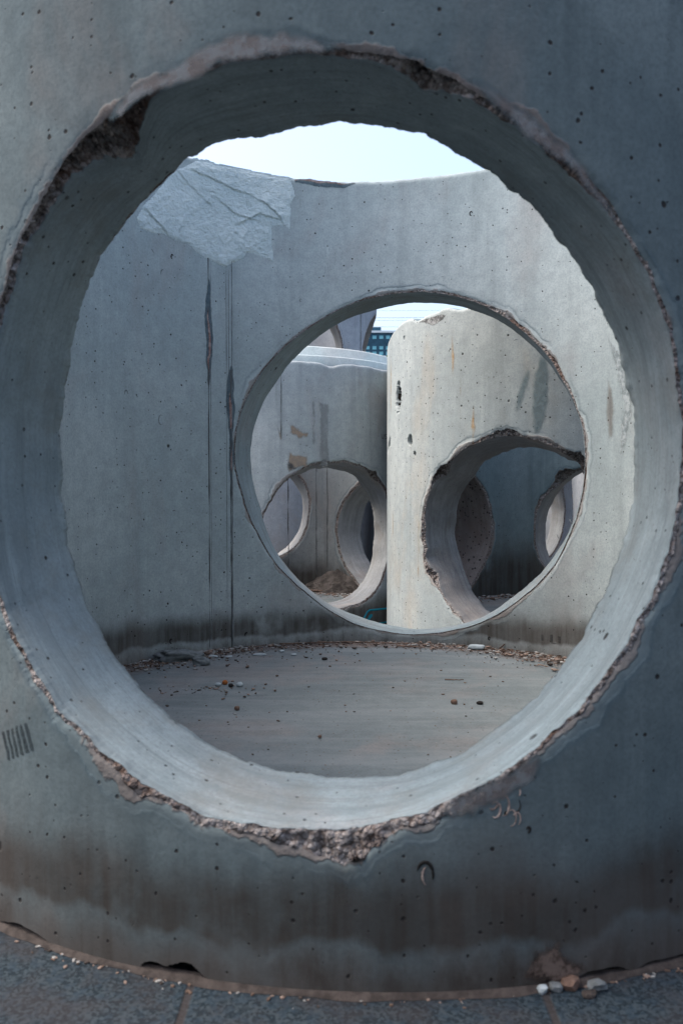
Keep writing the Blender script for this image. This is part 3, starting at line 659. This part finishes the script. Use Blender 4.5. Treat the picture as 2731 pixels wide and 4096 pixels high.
for th, z, r, a0, a1, w_ in ((-47.7, .258, .018, 60, 330, .004), (-56.7, .341, .012, 0, 200, .004), (-44.7, .871, .008, 20, 280, .005), (-35.7, 1.008, .006, 0, 350, .008), (-41.3, .12, .03, 70, 110, .004), (-44.6, -.10, .02, 60, 120, .004), (25.3, 1.095, .008, 0, 300, .005), (-14, .767, .006, 0, 320, .003), (-47, .80, .016, 80, 200, .004), (-50, .86, .02, 20, 100, .004), (30, -.594, .006, 0, 330, .006), (-27, -.585, .010, 40, 200, .006), (-45.5, -.575, .008, 30, 300, .006), (36, .55, .03, 60, 120, .003), (50, -.1, .03, 200, 250, .004), (47, -.16, .03, 200, 240, .003)):
    scuff(ringA, ARi, AZ, th, z, r, a0, a1, w_, BLACK if w_ > .0045 else SEAM, side=-1)
# ================================================================ PALE RING (right)
Bx, By, BRo, BRi, BZ = 1.4126, 4.875, 1.1486, .8747, -.875
POCK = rim_mat('pocked_brown_cut', (.19, .165, .155), (.25, .23, .215), 25, rust=.3, pores=2.4, streak=.1, tint=(.16, .13, .11), tintamt=.7)
PITM = plain('dark_pit', (.028, .024, .02), bumps=(90, .8, .005), var=.5, sc=50)  # shade inside the knocked-out pits is put into this dark colour
ringB = chamber('manhole_ring', 'pale whitish concrete ring on the right with knocked-out pits and a broken lip', Bx, By, BRo, BRi, BZ, .895,
    [hole('B_front', w=38, jag=.009, K=90, chip=.005, depth=.006, chipi=.008,
          go=[(42, .024, 6), (0, .018, 12), (335, .022, 7), (93, .022, 6), (82, .010, 8), (135, .045, 6), (120, .008, 8)], do=[(42, .05, 8), (0, .012, 16), (332, .03, 6), (93, .02, 8), (135, .07, 7)], gi=[(42, .02, 8), (135, .04, 8)]),
     hole('B_left', w=38, jag=.004, K=14, mat=POCK), hole('B_right', w=38, jag=.006, K=14, chipi=.005, gi=[(150, .014, 10), (128, .05, 9)], di=[(128, .05, 10)])],
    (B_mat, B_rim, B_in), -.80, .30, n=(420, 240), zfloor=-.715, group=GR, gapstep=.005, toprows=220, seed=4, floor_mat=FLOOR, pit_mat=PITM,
    dents=[(254.4, .495, .040, .075, .040), (246.7, .256, .024, .030, .035), (264.4, .258, .030, .040, .035), (244.1, .185, .009, .013, .03), (250.3, .80, .010, .012, .02)],
    top_fn=lambda th: -.10 * np.clip((th - 246) / 30, 0, 1) ** 1.5 - .022 * np.exp(-(((th - 243) / 2.5) ** 2)) - .03 * np.exp(-(((th - 226) / 16.) ** 2)) + .02 * np.exp(-(((th - 232) / 3.) ** 2)))
BROK = stain_mat('broken_grey_aggregate', (.10, .10, .098), (.34, .35, .34), sc=45, amount=.95, thr=.2)
poly(ringB, 'broken_lip', BRo, BZ, [(243, .858), (240, .84), (236, .81), (232.5, .832), (231, .858)], BROK, .001, feather=.012, step=.004)
OCH = stain_mat('ochre_run', (.42, .27, .12), (.50, .38, .24), sc=20, amount=.6, thr=.55)
TEAL = stain_mat('teal_grey_smear', (.13, .185, .20), (.20, .26, .27), sc=16, amount=.6, thr=.35)
for k, (th, a, b, w) in enumerate(((233.5, .62, .88, .5), (229.5, .45, .85, .8), (231.5, .36, .55, .4), (227, .25, .60, .5), (262, .35, .75, 1.0), (256, .0, .2, .6), (259, -.35, .02, .7), (249, -.1, .1, .4), (223, .15, .45, .8), (242, -.55, -.1, .8))):
    t_, z_ = spindle(th, a, b, w); cyl_decal(ringB, 'rust_run', BRo, BZ, t_, z_, OCH, .0006 + .00007 * k, feather=.02, step=.006)
for k, (th0, th1, a, b, w) in enumerate(((239.5, 233.6, .09, .30, .45), (234.8, 231.6, .33, .42, .3), (243, 239, -.30, .05, .5), (212, 209, .35, .55, 1.6), (207, 206, .25, .62, 2.2))):
    z = np.linspace(a, b, 20); th = np.linspace(th0, th1, 20); ww = w * np.sin(np.linspace(.1, math.pi - .1, 20)) ** .5
    cyl_decal(ringB, 'grey_smear', BRo, BZ, list(th - ww) + list((th + ww)[::-1]), list(z) + list(z[::-1]), TEAL, .0014 + .00007 * k, feather=.03, step=.005)

# ================================================================ FARTHER RING (centre) with a stepped spigot
Cx, Cy, CRo, CRi, CZ = -.466, 5.9375, .9952, .7946, -.885
ringC = chamber('manhole_ring', 'grey concrete ring left of the pale one, with a stepped white lip and tan smears', Cx, Cy, CRo, CRi, CZ, .75,
    [hole('C_front', w=38, jag=.008, K=20, chip=.010, depth=.010, go=[(128, .016, 5)], do=[(128, .03, 6)]), hole('C_left', w=38, K=12, chipi=.008), hole('C_right', w=38, K=12, chipi=.010, jag=.006)],
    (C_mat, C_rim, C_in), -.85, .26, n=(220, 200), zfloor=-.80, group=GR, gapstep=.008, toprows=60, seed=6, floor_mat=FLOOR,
    top_fn=lambda th: -.022 * np.exp(-(((th - 156) / 3.5) ** 2)) - .010 * np.exp(-(((th - 133) / 6.) ** 2)))
# spigot lip: two steps, lathed
LIP = wall_mat('concrete_lip', (.44, .52, .52), (.54, .61, .60), 9, pores=.5, streak=.1, tint=(.5, .42, .38), tintamt=.3)
na = 240
a = np.linspace(0, 2 * math.pi, na, endpoint=False)
prof = [(CRo - .075, .73), (CRo - .078, .795), (CRo - .084, .802), (CRo - .118, .806), (CRo - .124, .812), (CRo - .132, .858), (CRo - .142, .866), (CRi + .012, .868), (CRi + .002, .860), (CRi + .001, .72)]
V = np.stack([np.stack([(r + .0015 * fbm(np.stack([np.sin(a), np.cos(a), a * 0 + r], -1), 9, 3, 2)) * np.sin(a), r * np.cos(a), 0 * a + z - CZ], -1) for r, z in prof]).reshape(-1, 3)
lip = mkmesh('stepped_lip', V, gridfaces(len(prof), na, True)[:, ::-1], LIP, ringC, {'rimd': np.full(len(V), .5)})
# outer shoulder ledge between wall and lip is the ring's own top face
TAN = stain_mat('tan_brush_smear', (.36, .27, .19), (.28, .22, .17), sc=26, amount=.62, thr=.35)
GREY = stain_mat('dark_grey_smear', (.075, .09, .10), sc=26, amount=.7, thr=.3)
for k, (t_, z_, m) in enumerate((([175.5, 174, 172.6, 173.6, 175], [.39, .37, .30, .27, .33], TAN), ([171, 168.5, 167, 163.6, 164.4, 168, 171], [.385, .385, .35, .335, .30, .29, .32], TAN),
        ([175.2, 174, 173.4, 174.4], [.285, .25, .20, .20], TAN), ([171.6, 169.5, 163.8, 164, 168, 171.4], [.255, .215, .205, .12, .12, .08], TAN), ([168, 163.8, 164.2, 167.5], [.27, .262, .248, .255], GREY), ([171.4, 168.4, 165, 168, 171.3], [.18, .14, .13, .115, .11], GREY))):
    cyl_decal(ringC, 'brush_smear', CRo, CZ, t_, z_, m, .0006 + .0001 * k, feather=.028, step=.004)
ROUGH = stain_mat('honeycombed_strip', (.17, .19, .195), (.30, .32, .33), sc=70, amount=.45, thr=.6)
for k, (th, w, a_, b_) in enumerate(((173.0, .55, .20, .72), (158.5, 2.4, .12, .52), (162.5, 1.2, .25, .53))):
    cyl_decal(ringC, 'honeycombed_patch', CRo, CZ, [th - w, th + w, th + w, th - w], [a_, a_, b_, b_], ROUGH, .0014 + .0001 * k, feather=.025, step=.005)
for th, za, zb_ in ((19.6, .17, -.68), (26.5, .17, -.62), (3, .3, -.7)):
    z = np.linspace(za, zb_, 120); P = np.stack([z * 0 + th, z, z * 0], -1)
    cyl_ribbon(ringC, 'formwork_seam', CRi, CZ, th + .25 * fbm(P, 9, 3, 3), z, .009 * np.clip(.8 + 1.2 * fbm(P, 17, 4, 5), .15, 2.2), DARK, off=.001, side=-1)
z = np.linspace(.73, .3, 60); P = np.stack([z * 0, z, z * 0], -1)
cyl_ribbon(ringC, 'formwork_seam', CRo, CZ, 173.4 + .1 * fbm(P, 9, 3, 3), z, .004 * np.clip(.9 + 1.2 * fbm(P, 17, 4, 5), .1, 2.2), DARK, off=.001)
# blue-green painted sign: rounded outline, two leaf shapes
PAINT = plain('turquoise_paint', (.012, .24, .34), rough=.6, var=.12, sc=50)
def rounded(pts, r, n=8):
    out = []
    for i, p in enumerate(pts):
        a_, b_ = np.array(pts[i - 1], float), np.array(pts[(i + 1) % len(pts)], float); p = np.array(p, float)
        d1 = (a_ - p) / np.linalg.norm(a_ - p); d2 = (b_ - p) / np.linalg.norm(b_ - p)
        for t in np.linspace(0, 1, n): out.append((1 - t) ** 2 * (p + d1 * r) + 2 * t * (1 - t) * p + t * t * (p + d2 * r))
    return out
deg2m = CRo * math.pi / 180
cor = [(144.55 * deg2m, -.835), (140.7 * deg2m, -.744), (126.5 * deg2m, -.752), (123.0 * deg2m, -.835)]
rp = rounded(cor, .022); rp.append(rp[0])
dense = []
for p, q in zip(rp[:-1], rp[1:]):
    k = max(1, int(np.hypot(*(np.array(q) - p)) / .01))
    for t in range(k): dense.append(np.array(p) + (np.array(q) - p) * t / k)
dense = np.array(dense + [rp[-1]])
cyl_ribbon(ringC, 'painted_outline', CRo, CZ, dense[:, 0] / deg2m, dense[:, 1], .0125, PAINT, off=.0012)
def leaf(th, z, rx, ry, rot, name='painted_leaf'):
    a = np.linspace(0, 2 * math.pi, 25)[:-1]; c, s = math.cos(R_(rot)), math.sin(R_(rot))
    u = rx * np.cos(a) * c - ry * np.sin(a) * s; v = rx * np.cos(a) * s + ry * np.sin(a) * c
    T = np.radians(th) + np.concatenate([[0], u]) / CRo * -1; r = CRo + .0012
    V = np.stack([r * np.sin(T), r * np.cos(T), z + np.concatenate([[0], v]) - CZ], -1)
    mkmesh(name, V, [(0, 1 + i, 1 + (i + 1) % 24) for i in range(24)], PAINT, ringC)
leaf(139.7, -.782, .019, .0115, 28); leaf(140.75, -.803, .019, .0125, 25)
# worn stencil letters
STEN = plain('faded_black_paint', (.075, .07, .07))
cyl_ribbon(ringC, 'stencil_letter', CRo, CZ, [134.15, 134.12, 133.95, 133.55, 133.1, 132.95, 132.9], [.342, .325, .317, .313, .317, .325, .342], .0036, STEN, off=.001)
cyl_ribbon(ringC, 'stencil_letter', CRo, CZ, [131.2, 131.8, 132.3, 132.2, 131.7, 131.25, 131.3, 131.9, 132.3], [.338, .342, .338, .331, .328, .323, .316, .313, .317], .0036, STEN, off=.001)
# mortar heap dropped against the inside wall
nh, nz_ = 120, 40
TH, T_ = np.meshgrid(np.linspace(9, 53, nh), np.linspace(0, 1, nz_))
hp = np.interp(TH[0], [9, 14, 27, 33, 42, 49, 53], [-.795, -.735, -.615, -.585, -.645, -.735, -.795]) + .8
P = np.stack([TH / 20, T_, T_ * 0], -1)
rr = CRi - .001 - .20 * T_ * np.clip(hp / .2, .15, 1)[None] - .012 * np.clip(fbm(P, 9, 4, 2), -.3, 1) * np.sin(T_ * 3)
zz = -.802 + hp[None] * (1 - T_) ** 1.25 * (1 + .16 * fbm(P, 7, 4, 4)) + .018 * fbm(P, 16, 4, 8) * np.sin(np.clip(T_ * 3.2, 0, 3.14))
HEAP = plain('dirty_mortar_heap', (.085, .075, .068), bumps=(45, 1.0, .015), var=.5, sc=12)
zz = -.802 + (zz + .802) * .8
hv = np.stack([rr * np.sin(np.radians(TH)) + Cx, rr * np.cos(np.radians(TH)) + Cy, zz + ZO], -1).reshape(-1, 3)
heap = mkmesh('mortar_heap', hv, gridfaces(nz_, nh), HEAP)
tag(heap, 'dirty heap of dropped mortar against the inside wall of the ring with the stepped lip', 'mortar heap')

# ================================================================ RINGS BEYOND
ringD = chamber('manhole_ring', 'tallest grey ring rising behind the stepped lip, against the sky', -.70, 8.725, 1.06, .86, -.87, 2.3,
    [round_hole(166, 1.25, .50, w=38, K=10, chip=.02), round_hole(92, 1.25, .52, w=35, K=10, chip=.01)], (D_mat, C_rim), .6, 1.9, n=(120, 120), zfloor=-.8, group=GR, seed=12, toprows=12, gapstep=.02)
z = np.linspace(2.3, -.6, 90); P = np.stack([z * 0, z, z * 0], -1)
cyl_ribbon(ringD, 'formwork_seam', 1.06, -.87, 123.5 + .1 * fbm(P, 3, 3, 3), z, .014 * np.clip(.9 + .8 * fbm(P, 7, 4, 5), .2, 2), DARK, off=.001)
ringE = chamber('manhole_ring', 'stained ring seen small through the right opening of the pale ring', 1.26, 8.1, .94, .76, -.87, .9,
    [round_hole(160, -.19, .47, w=40, K=10, chip=.015, jag=.01)], (D_mat, C_rim), -.74, .36, n=(120, 100), zfloor=-.8, group=GR, seed=15, toprows=12, gapstep=.02)
ringF = chamber('manhole_ring', 'shaded ring, farthest right, behind the opening of the pale ring', 3.02, 7.1, 1.06, .86, -.87, 1.0,
    [round_hole(300, -.19, .45, w=38, K=10, chip=.015)], (D_mat, C_rim), -.74, .36, n=(100, 100), zfloor=-.8, group=GR, seed=18, toprows=12, gapstep=.02)

# added unseen rings behind the viewpoint, blocking low sky to shade the near ring
for (x, y, r, zt_, c1, lb, sd_) in ((2.25, -1.2, 1.15, 1.5, 300, 'unseen grey ring added behind the viewpoint on the right to block sky light', 21),
                                    (-.45, -2.7, 1.25, 1.7, 40, 'unseen grey ring added behind the viewpoint in the middle to block sky light', 22),
                                    (-3.1, -1.9, 1.15, 1.2, 60, 'unseen grey ring added behind the viewpoint on the left to block sky light', 23)):
    chamber('manhole_ring', lb, x, y, r, r - .18, -.765, zt_, [round_hole(c1, .1, .5, w=38, K=8, chip=.02), round_hole(c1 + 180, .1, .5, w=38, K=8, chip=.02)],
            (D_mat, C_rim), -.64, .84, n=(80, 80), zfloor=-.66, group=GR, seed=sd_, toprows=8, gapstep=.03)
# ================================================================ DEBRIS
STONE_G = plain('grey_stone', (.13, .145, .15), bumps=(60, .7, .004), var=.25, sc=40)
STONE_P = plain('pale_stone', (.32, .37, .39), bumps=(60, .5, .003), var=.15, sc=40)
STONE_B = plain('brown_stone', (.13, .085, .065), bumps=(60, .7, .004), var=.4, sc=40)
STONE_O = plain('orange_chip', (.30, .10, .03), bumps=(60, .5, .003), var=.3, sc=40)
WOOD = plain('weathered_twig', (.13, .09, .07), bumps=(90, .8, .002), var=.5, sc=50)
def rock_geo(seed, sx, sy, sz, sub=2, rough=.35):
    import bmesh
    bm = bmesh.new(); bmesh.ops.create_icosphere(bm, subdivisions=sub, radius=1)
    V = np.array([v.co[:] for v in bm.verts]); F = np.array([[v.index for v in f.verts] for f in bm.faces]); bm.free()
    n = fbm(V + seed * 3.7, 1.3, 4, seed)
    V = V * (1 + rough * n)[:, None]; V = np.sign(V) * np.abs(V) ** .8
    return V * np.array([sx, sy, sz]), F
def rock(name, label, cat, x, y, z, s, mat, seed=0, rot=0, group=None, sub=3, rough=.35):
    V, F = rock_geo(seed, *s, sub=sub, rough=rough)
    o = mkmesh(name, V, F, mat, loc=(x, y, z + ZO + s[2] * .75), smooth=sub > 2); o.rotation_euler.z = rot
    return tag(o, label, cat, group)
FA = -.629
rock('mortar_lump', 'large crumbly grey mortar lump in the dust at the far wall, left side', 'rubble', -.60, 3.10, FA - .008, (.080, .045, .026), STONE_G, 3, .3, sub=4, rough=1.0)
rock('mortar_lump', 'smaller brownish lump in front of the large mortar lump', 'rubble', -.50, 3.01, FA - .004, (.03, .022, .018), STONE_G, 5, .3, sub=4, rough=.7)
rock('flat_stone', 'flat pale grey stone lying at the foot of the far wall', 'stone', .53, 3.31, FA, (.034, .02, .010), STONE_P, 8, -.2)
rock('pebble', 'white pebble nearest the orange chip, on its left', 'pebble', -.395, 2.684, FA, (.010, .008, .006), STONE_P, 1)
rock('pebble', 'white pebble on the right of the small cluster on the floor', 'pebble', -.325, 2.68, FA, (.010, .009, .007), STONE_P, 2)
rock('pebble', 'dark pebble between the two white ones', 'pebble', -.352, 2.672, FA, (.008, .007, .006), BLACK, 4)
rock('orange_chip', 'small orange brick chip behind the white pebbles', 'brick chip', -.375, 2.705, FA, (.009, .006, .008), STONE_O, 6, .5, sub=2)
rock('pebble', 'brown pebble alone on the open floor, left of centre', 'pebble', -.298, 2.392, FA, (.008, .007, .006), STONE_B, 7)
rock('pebble', 'left pebble of the dark pair on the right side of the floor', 'pebble', .329, 2.456, FA, (.010, .008, .008), STONE_B, 9)
rock('pebble', 'right pebble of the dark pair on the right side of the floor', 'pebble', .405, 2.455, FA, (.010, .007, .005), BLACK, 10)
rock('pebble', 'dark pebble near the middle of the back floor', 'pebble', -.062, 3.10, FA, (.011, .007, .005), BLACK, 11)
rock('pebble', 'tiny red-brown pebble close to the opening edge', 'pebble', -.055, 2.121, FA, (.005, .004, .004), STONE_B, 12)
for i, (x, y, w_) in enumerate(((-.50, 3.17, .02), (-.53, 3.12, .022), (-.33, 3.20, .028), (-.20, 3.20, .012), (-.25, 3.27, .010), (-.44, 3.16, .015))):
    rock('wood_chip', ('leftmost', 'second from left', 'longest', 'rightmost', 'rearmost', 'middle')[i] + ' of the pale splinters lying right of the mortar lump', 'wood chip', x + .02, y - .02, FA, (w_, .008, .004), STONE_P, 20 + i, .2 * i - .3, sub=2, group='pale splinters beside the mortar lump')
def twig(label, pts, r, group=None):
    pts = np.array(pts, float); n = 24
    t = np.linspace(0, len(pts) - 1, n); P = np.stack([np.interp(t, range(len(pts)), pts[:, k]) for k in range(3)], -1)
    P += .002 * np.stack([fbm(P, 60, 2, k) for k in range(3)], -1)
    T = np.gradient(P, axis=0); T /= np.linalg.norm(T, axis=1)[:, None]
    A_ = np.cross(T, [0, 0, 1.]); A_ /= np.linalg.norm(A_, axis=1)[:, None] + 1e-9; B_ = np.cross(T, A_)
    ph = np.linspace(0, 2 * math.pi, 8)[:-1]; rr = (r * (1 - .5 * np.linspace(0, 1, n)))[:, None, None]
    V = P[:, None] + rr * (np.cos(ph)[None, :, None] * A_[:, None] + np.sin(ph)[None, :, None] * B_[:, None])
    V[..., 2] += ZO
    o = mkmesh('twig', V.reshape(-1, 3), gridfaces(n, 7, True), WOOD)
    return tag(o, label, 'twig', group)
twig('straight brown twig along the foot of the far wall, left part', [(-.25, 3.40, FA + .004), (.05, 3.43, FA + .006), (.27, 3.40, FA + .004)], .003)
twig('brown twig pointing at the flat stone from the left', [(.22, 3.36, FA + .003), (.33, 3.32, FA + .004)], .0035)
twig('small curved brown twig just right of the flat stone', [(.62, 3.30, FA + .004), (.64, 3.31, FA + .018), (.67, 3.33, FA + .014)], .003)
twig('thin twig leaning by the gravel on the right', [(.80, 3.24, FA + .004), (.84, 3.24, FA + .022)], .0022)
twig('forked looking twig on the floor near the gravel', [(.70, 3.00, FA + .003), (.725, 2.95, FA + .006)], .0028)
twig('dark twig lying flat on the floor, right of centre', [(.34, 2.76, FA + .003), (.40, 2.755, FA + .004)], .0022)
twig('thin stick leaning in the mortar heap', [(.06, 6.55, -.79), (.19, 6.60, -.68)], .006)
twig('pale lath at the foot of the mortar heap', [(-.24, 6.50, -.785), (-.10, 6.48, -.785)], .011)
# grit swept against the wall (nobody could count it)
def grit(name, label, gen, n, mat_cols, seed, zf):
    rs = np.random.RandomState(seed); bv, bf = rock_geo(seed, 1, 1, .6, sub=1, rough=.5); Vs, Fs = [], []; nv = 0
    for i in range(n):
        x, y, s = gen(rs); a = rs.rand() * 6.28; sc = s * np.array([rs.uniform(.7, 1.8), rs.uniform(.6, 1.1), rs.uniform(.5, 1)])
        v = bv * sc; c, s_ = math.cos(a), math.sin(a)
        v = np.stack([v[:, 0] * c - v[:, 1] * s_ + x, v[:, 0] * s_ + v[:, 1] * c + y, v[:, 2] + zf(x, y) + ZO + s * .3], -1)
        Vs.append(v); Fs.append(bf + nv); nv += len(v)
    o = mkmesh(name, np.concatenate(Vs), np.concatenate(Fs), mat_cols, smooth=False)
    return tag(o, label, 'grit', kind='stuff')
GM = NT('mixed_grit'); gi = GM.n.new('ShaderNodeNewGeometry').outputs['Random Per Island']
rp_ = GM.n.new('ShaderNodeValToRGB'); GM.l.new(gi, rp_.inputs[0]); rp_.color_ramp.interpolation = 'CONSTANT'
for p, c in ((0, (.10, .07, .055)), (.3, (.20, .15, .125)), (.55, (.05, .04, .035)), (.7, (.26, .26, .25)), (.95, (.30, .31, .31))):
    e = rp_.color_ramp.elements[0] if p == 0 else rp_.color_ramp.elements.new(p); e.position = p; e.color = (*c, 1)
rp_.color_ramp.elements[-1].color = (.30, .31, .31, 1)
GMAT = GM.done(rp_.outputs[0])
def gA(rs):
    th = R_(rs.uniform(-62, 62) if rs.rand() < .55 else (rs.normal(-42, 8) if rs.rand() < .5 else rs.normal(48, 8)))
    d = abs(rs.normal(0, .055)) + .004; r = ARi - d * (1.2 if rs.rand() < .8 else 2.2)
    return Ax + r * math.sin(th), Ay + r * math.cos(th), rs.choice([.0025, .004, .006, .009], p=[.45, .33, .17, .05])
grit('grit', 'brown and grey grit swept along the foot of the far wall', gA, 2600, GMAT, 31, lambda x, y: FA)
def gF(rs):
    r = ARi * math.sqrt(rs.rand()) * .95; th = rs.uniform(-3.14, 3.14)
    return Ax + r * math.sin(th), Ay + r * math.cos(th), rs.choice([.0018, .003, .0045], p=[.6, .3, .1])
grit('grit', 'sparse crumbs scattered over the concrete floor', gF, 260, GMAT, 32, lambda x, y: FA)
def gP(rs):
    x = rs.normal(-.42, .12); y = 2.64 + rs.normal(0, .035); return x, y, rs.choice([.003, .005])
grit('grit', 'reddish crumbs round the white pebbles', gP, 60, GMAT, 33, lambda x, y: FA)
def gC(rs):
    th = R_(rs.uniform(-30, 70)); r = CRi - abs(rs.normal(0, .14)) - .01; return Cx + r * math.sin(th), Cy + r * math.cos(th), rs.choice([.004, .008, .014])
grit('grit', 'rubble crumbs on the floor of the ring with the stepped lip', gC, 700, GMAT, 34, lambda x, y: -.80)
def gB(rs):
    th = R_(rs.uniform(-70, 60)); r = BRi - abs(rs.normal(0, .10)) - .01; return Bx + r * math.sin(th), By + r * math.cos(th), rs.choice([.004, .007, .012])
grit('grit', 'rubble crumbs on the floor of the pale ring', gB, 600, GMAT, 35, lambda x, y: -.713)
# outside, at the foot of the near ring
G0 = -.7647
def gS(rs):
    th = R_(180 + rs.uniform(-50, 50)); r = ARo + abs(rs.normal(0, .012)); return Ax + r * math.sin(th), Ay + r * math.cos(th), rs.choice([.0012, .002, .0035])
SAND = plain('brown_sand', (.05, .042, .038), bumps=(300, .8, .002), var=.35, sc=60)
grit('sand_strip', 'brown sand and crumbs along the foot of the near ring outside', gS, 350, GMAT, 36, lambda x, y: G0)
a = np.linspace(R_(120), R_(240), 160); P = np.stack([a * 8, a * 0, a * 0], -1)
w_ = .009 + .007 * fbm(P, 2, 4, 3)
V = np.concatenate([np.stack([Ax + r * np.sin(a), Ay + r * np.cos(a), 0 * a + z + ZO], -1) for r, z in ((ARo - .01, G0 + .010), (ARo + w_ * .4, G0 + .007), (ARo + w_, G0 + .0005))])
s_ = mkmesh('sand_strip', V, gridfaces(3, 160)[:, ::-1], SAND); tag(s_, 'thin drift of brown sand against the near ring outside', 'sand', kind='stuff')
rock('stone', 'small round white stone at the foot of the near ring, leftmost of the group', 'stone', .305, 1.262, G0, (.008, .007, .007), STONE_P, 41, sub=2, rough=.9)
rock('stone', 'pale broken stone, rightmost of the group outside', 'stone', .392, 1.268, G0, (.016, .010, .010), STONE_G, 42, .3, sub=2, rough=.9)
rock('stone', 'brown stone in the middle of the group outside', 'stone', .350, 1.275, G0, (.015, .011, .012), STONE_B, 43, sub=2, rough=.9)
rock('stone', 'grey stone beside the small white one outside', 'stone', .327, 1.268, G0, (.011, .009, .007), STONE_G, 44, sub=2, rough=.9)
rock('stone', 'pink-grey flat stone in front of the group outside', 'stone', .372, 1.252, G0, (.012, .008, .005), SAND, 45, sub=2, rough=.9)

# ================================================================ FAR AWAY
BD = 450
bx = (866 - 784) / 1938 * BD
def zpx(y, d): return (1124 - y) / 1938.3 * d
bl = empty('office_tower', (bx, BD, -.87 + ZO)); tag(bl, 'distant dark blue glass tower in the gap between two rings', 'building')
def box(name, x0, x1, y0, y1, z0, z1, mat, parent, off=(0, 0, 0)):
    V = np.array([(x, y, z) for z in (z0, z1) for y in (y0, y1) for x in (x0, x1)], float) + off
    F = [(0, 2, 3, 1), (4, 5, 7, 6), (0, 1, 5, 4), (2, 6, 7, 3), (0, 4, 6, 2), (1, 3, 7, 5)]
    return mkmesh(name, V, F, mat, parent, smooth=False)
GLW = plain('blue_curtain_wall', (.025, .075, .115), rough=.4, var=.2, sc=.3)
GLS = plain('pale_window', (.16, .42, .50), rough=.2, var=.2, sc=.5)
SLB = plain('roof_slab_white', (.62, .70, .74), var=.05)
H = zpx(767, BD) + .87
box('facade', -9, 9, 0, 18, 0, H, GLW, bl)
box('roof_slab', -9.6, 9.6, -.6, 18.6, H, H + 1.1, SLB, bl)
box('penthouse', -7, 2.0, 2, 12, H + 1.1, H + 3.4, GLW, bl)
box('ledge', -9.4, 9.4, -.8, -.02, zpx(826, BD) + .87, zpx(819.5, BD) + .87, SLB, bl)
win = None
rows_ = [777, 801, 813.5] + [832 + 12.5 * k for k in range(20)]
for ry in rows_:
    for k in range(4):
        x = -5.2 + k * 3.6
        if win is None: win = box('window', -1.05, 1.05, -.12, .1, -.85, .85, GLS, bl); o = win
        else: o = win.copy(); C.objects.link(o); o.parent = bl
        o.location = (x, 0, zpx(ry, BD) + .87)
# small tree in front of the tower
def leafmat():
    N = NT('bright_leaves'); g_ = N.n.new('ShaderNodeNewGeometry').outputs['Random Per Island']
    return N.done(N.mix(g_, (.07, .16, .02), (.20, .34, .05)))
LEAF = leafmat(); BARK = plain('bark', (.10, .075, .055), bumps=(20, .8, .03), var=.4)
tx, ty = 2.25, 40.0; tr = empty('tree', (tx, ty, -.87 + ZO)); tag(tr, 'small bright green tree top below the glass tower', 'tree')
rs = np.random.RandomState(5); top = zpx(822, 40) + .87
ctr = rs.normal(0, 1, (60, 3)); ctr /= np.linalg.norm(ctr, axis=1)[:, None]; ctr *= (rs.rand(60, 1) ** .4)
ctr = ctr * np.array([1.5, 1.5, 1.7]) + np.array([0, 0, top - 1.9])
Vs = []
for c in ctr:
    p = c + rs.normal(0, .22, (110, 3)); a_ = rs.normal(0, .05, (110, 3)); b_ = rs.normal(0, .05, (110, 3))
    Vs.append(np.stack([p - a_, p + b_, p + a_, p - b_], 1).reshape(-1, 3))
V = np.concatenate(Vs); V[:, 2] = np.minimum(V[:, 2], top)
mkmesh('crown', V, np.arange(len(V)).reshape(-1, 4), LEAF, tr, smooth=False)
def tube(name, p0, p1, r0, r1, mat, parent=None, n=10, sag=0, seg=24, loc=None):
    t = np.linspace(0, 1, seg)[:, None]; P = np.array(p0, float) * (1 - t) + np.array(p1, float) * t
    P[:, 2] -= sag * 4 * (t * (1 - t))[:, 0]
    d = np.array(p1, float) - p0; d /= np.linalg.norm(d); up = np.array([0, 0, 1.]) if abs(d[2]) < .9 else np.array([1., 0, 0])
    A_ = np.cross(d, up); A_ /= np.linalg.norm(A_); B_ = np.cross(d, A_); ph = np.linspace(0, 2 * math.pi, n + 1)[:-1]
    r = (r0 + (r1 - r0) * t)[:, :, None]
    V = P[:, None] + r * (np.cos(ph)[None, :, None] * A_ + np.sin(ph)[None, :, None] * B_)
    return mkmesh(name, V.reshape(-1, 3), gridfaces(seg, n, True), mat, parent, loc=loc)
tube('trunk', (0, 0, -.1), (.1, 0, top - 2.2), .13, .07, BARK, tr)
for k in range(7):
    a_ = k * .9; tube('limb', (.08, 0, top - 3 + .1 * k), (.08 + .9 * math.cos(a_), .9 * math.sin(a_), top - 1.7 + .15 * k), .045, .015, BARK, tr, n=6, seg=6)
WIRE = plain('dark_cable', (.03, .035, .04))
POLE = plain('grey_pole', (.25, .25, .25))
WD = 60
for px_, lb in ((-22, 'left'), (26, 'right')):
    p = empty('utility_pole', (px_, WD, -.87 + ZO)); tag(p, lb + ' utility pole holding the overhead cables, beyond the rings', 'pole')
    tube('post', (0, 0, -.2), (0, 0, 14.2), .17, .11, POLE, p); box('crossarm', -.08, .08, -1.1, 1.1, 12.2, 12.35, POLE, p); box('crossarm', -.08, .08, -1.1, 1.1, 10.0, 10.15, POLE, p)
for i, (y, yy) in enumerate(((722, -.8), (727.5, .8), (733, 0), (744, -.8), (748.5, .8))):
    zc = zpx(y, WD) + ZO
    o = tube('overhead_cable', (-22, WD + yy, zc + .35), (26, WD + yy, zc + .35), .007, .007, WIRE, None, n=6, sag=.35, seg=40)
    tag(o, ('topmost', 'second from top', 'middle', 'second lowest', 'lowest')[i] + ' of the thin overhead cables against the white sky', 'cable', 'overhead cables')
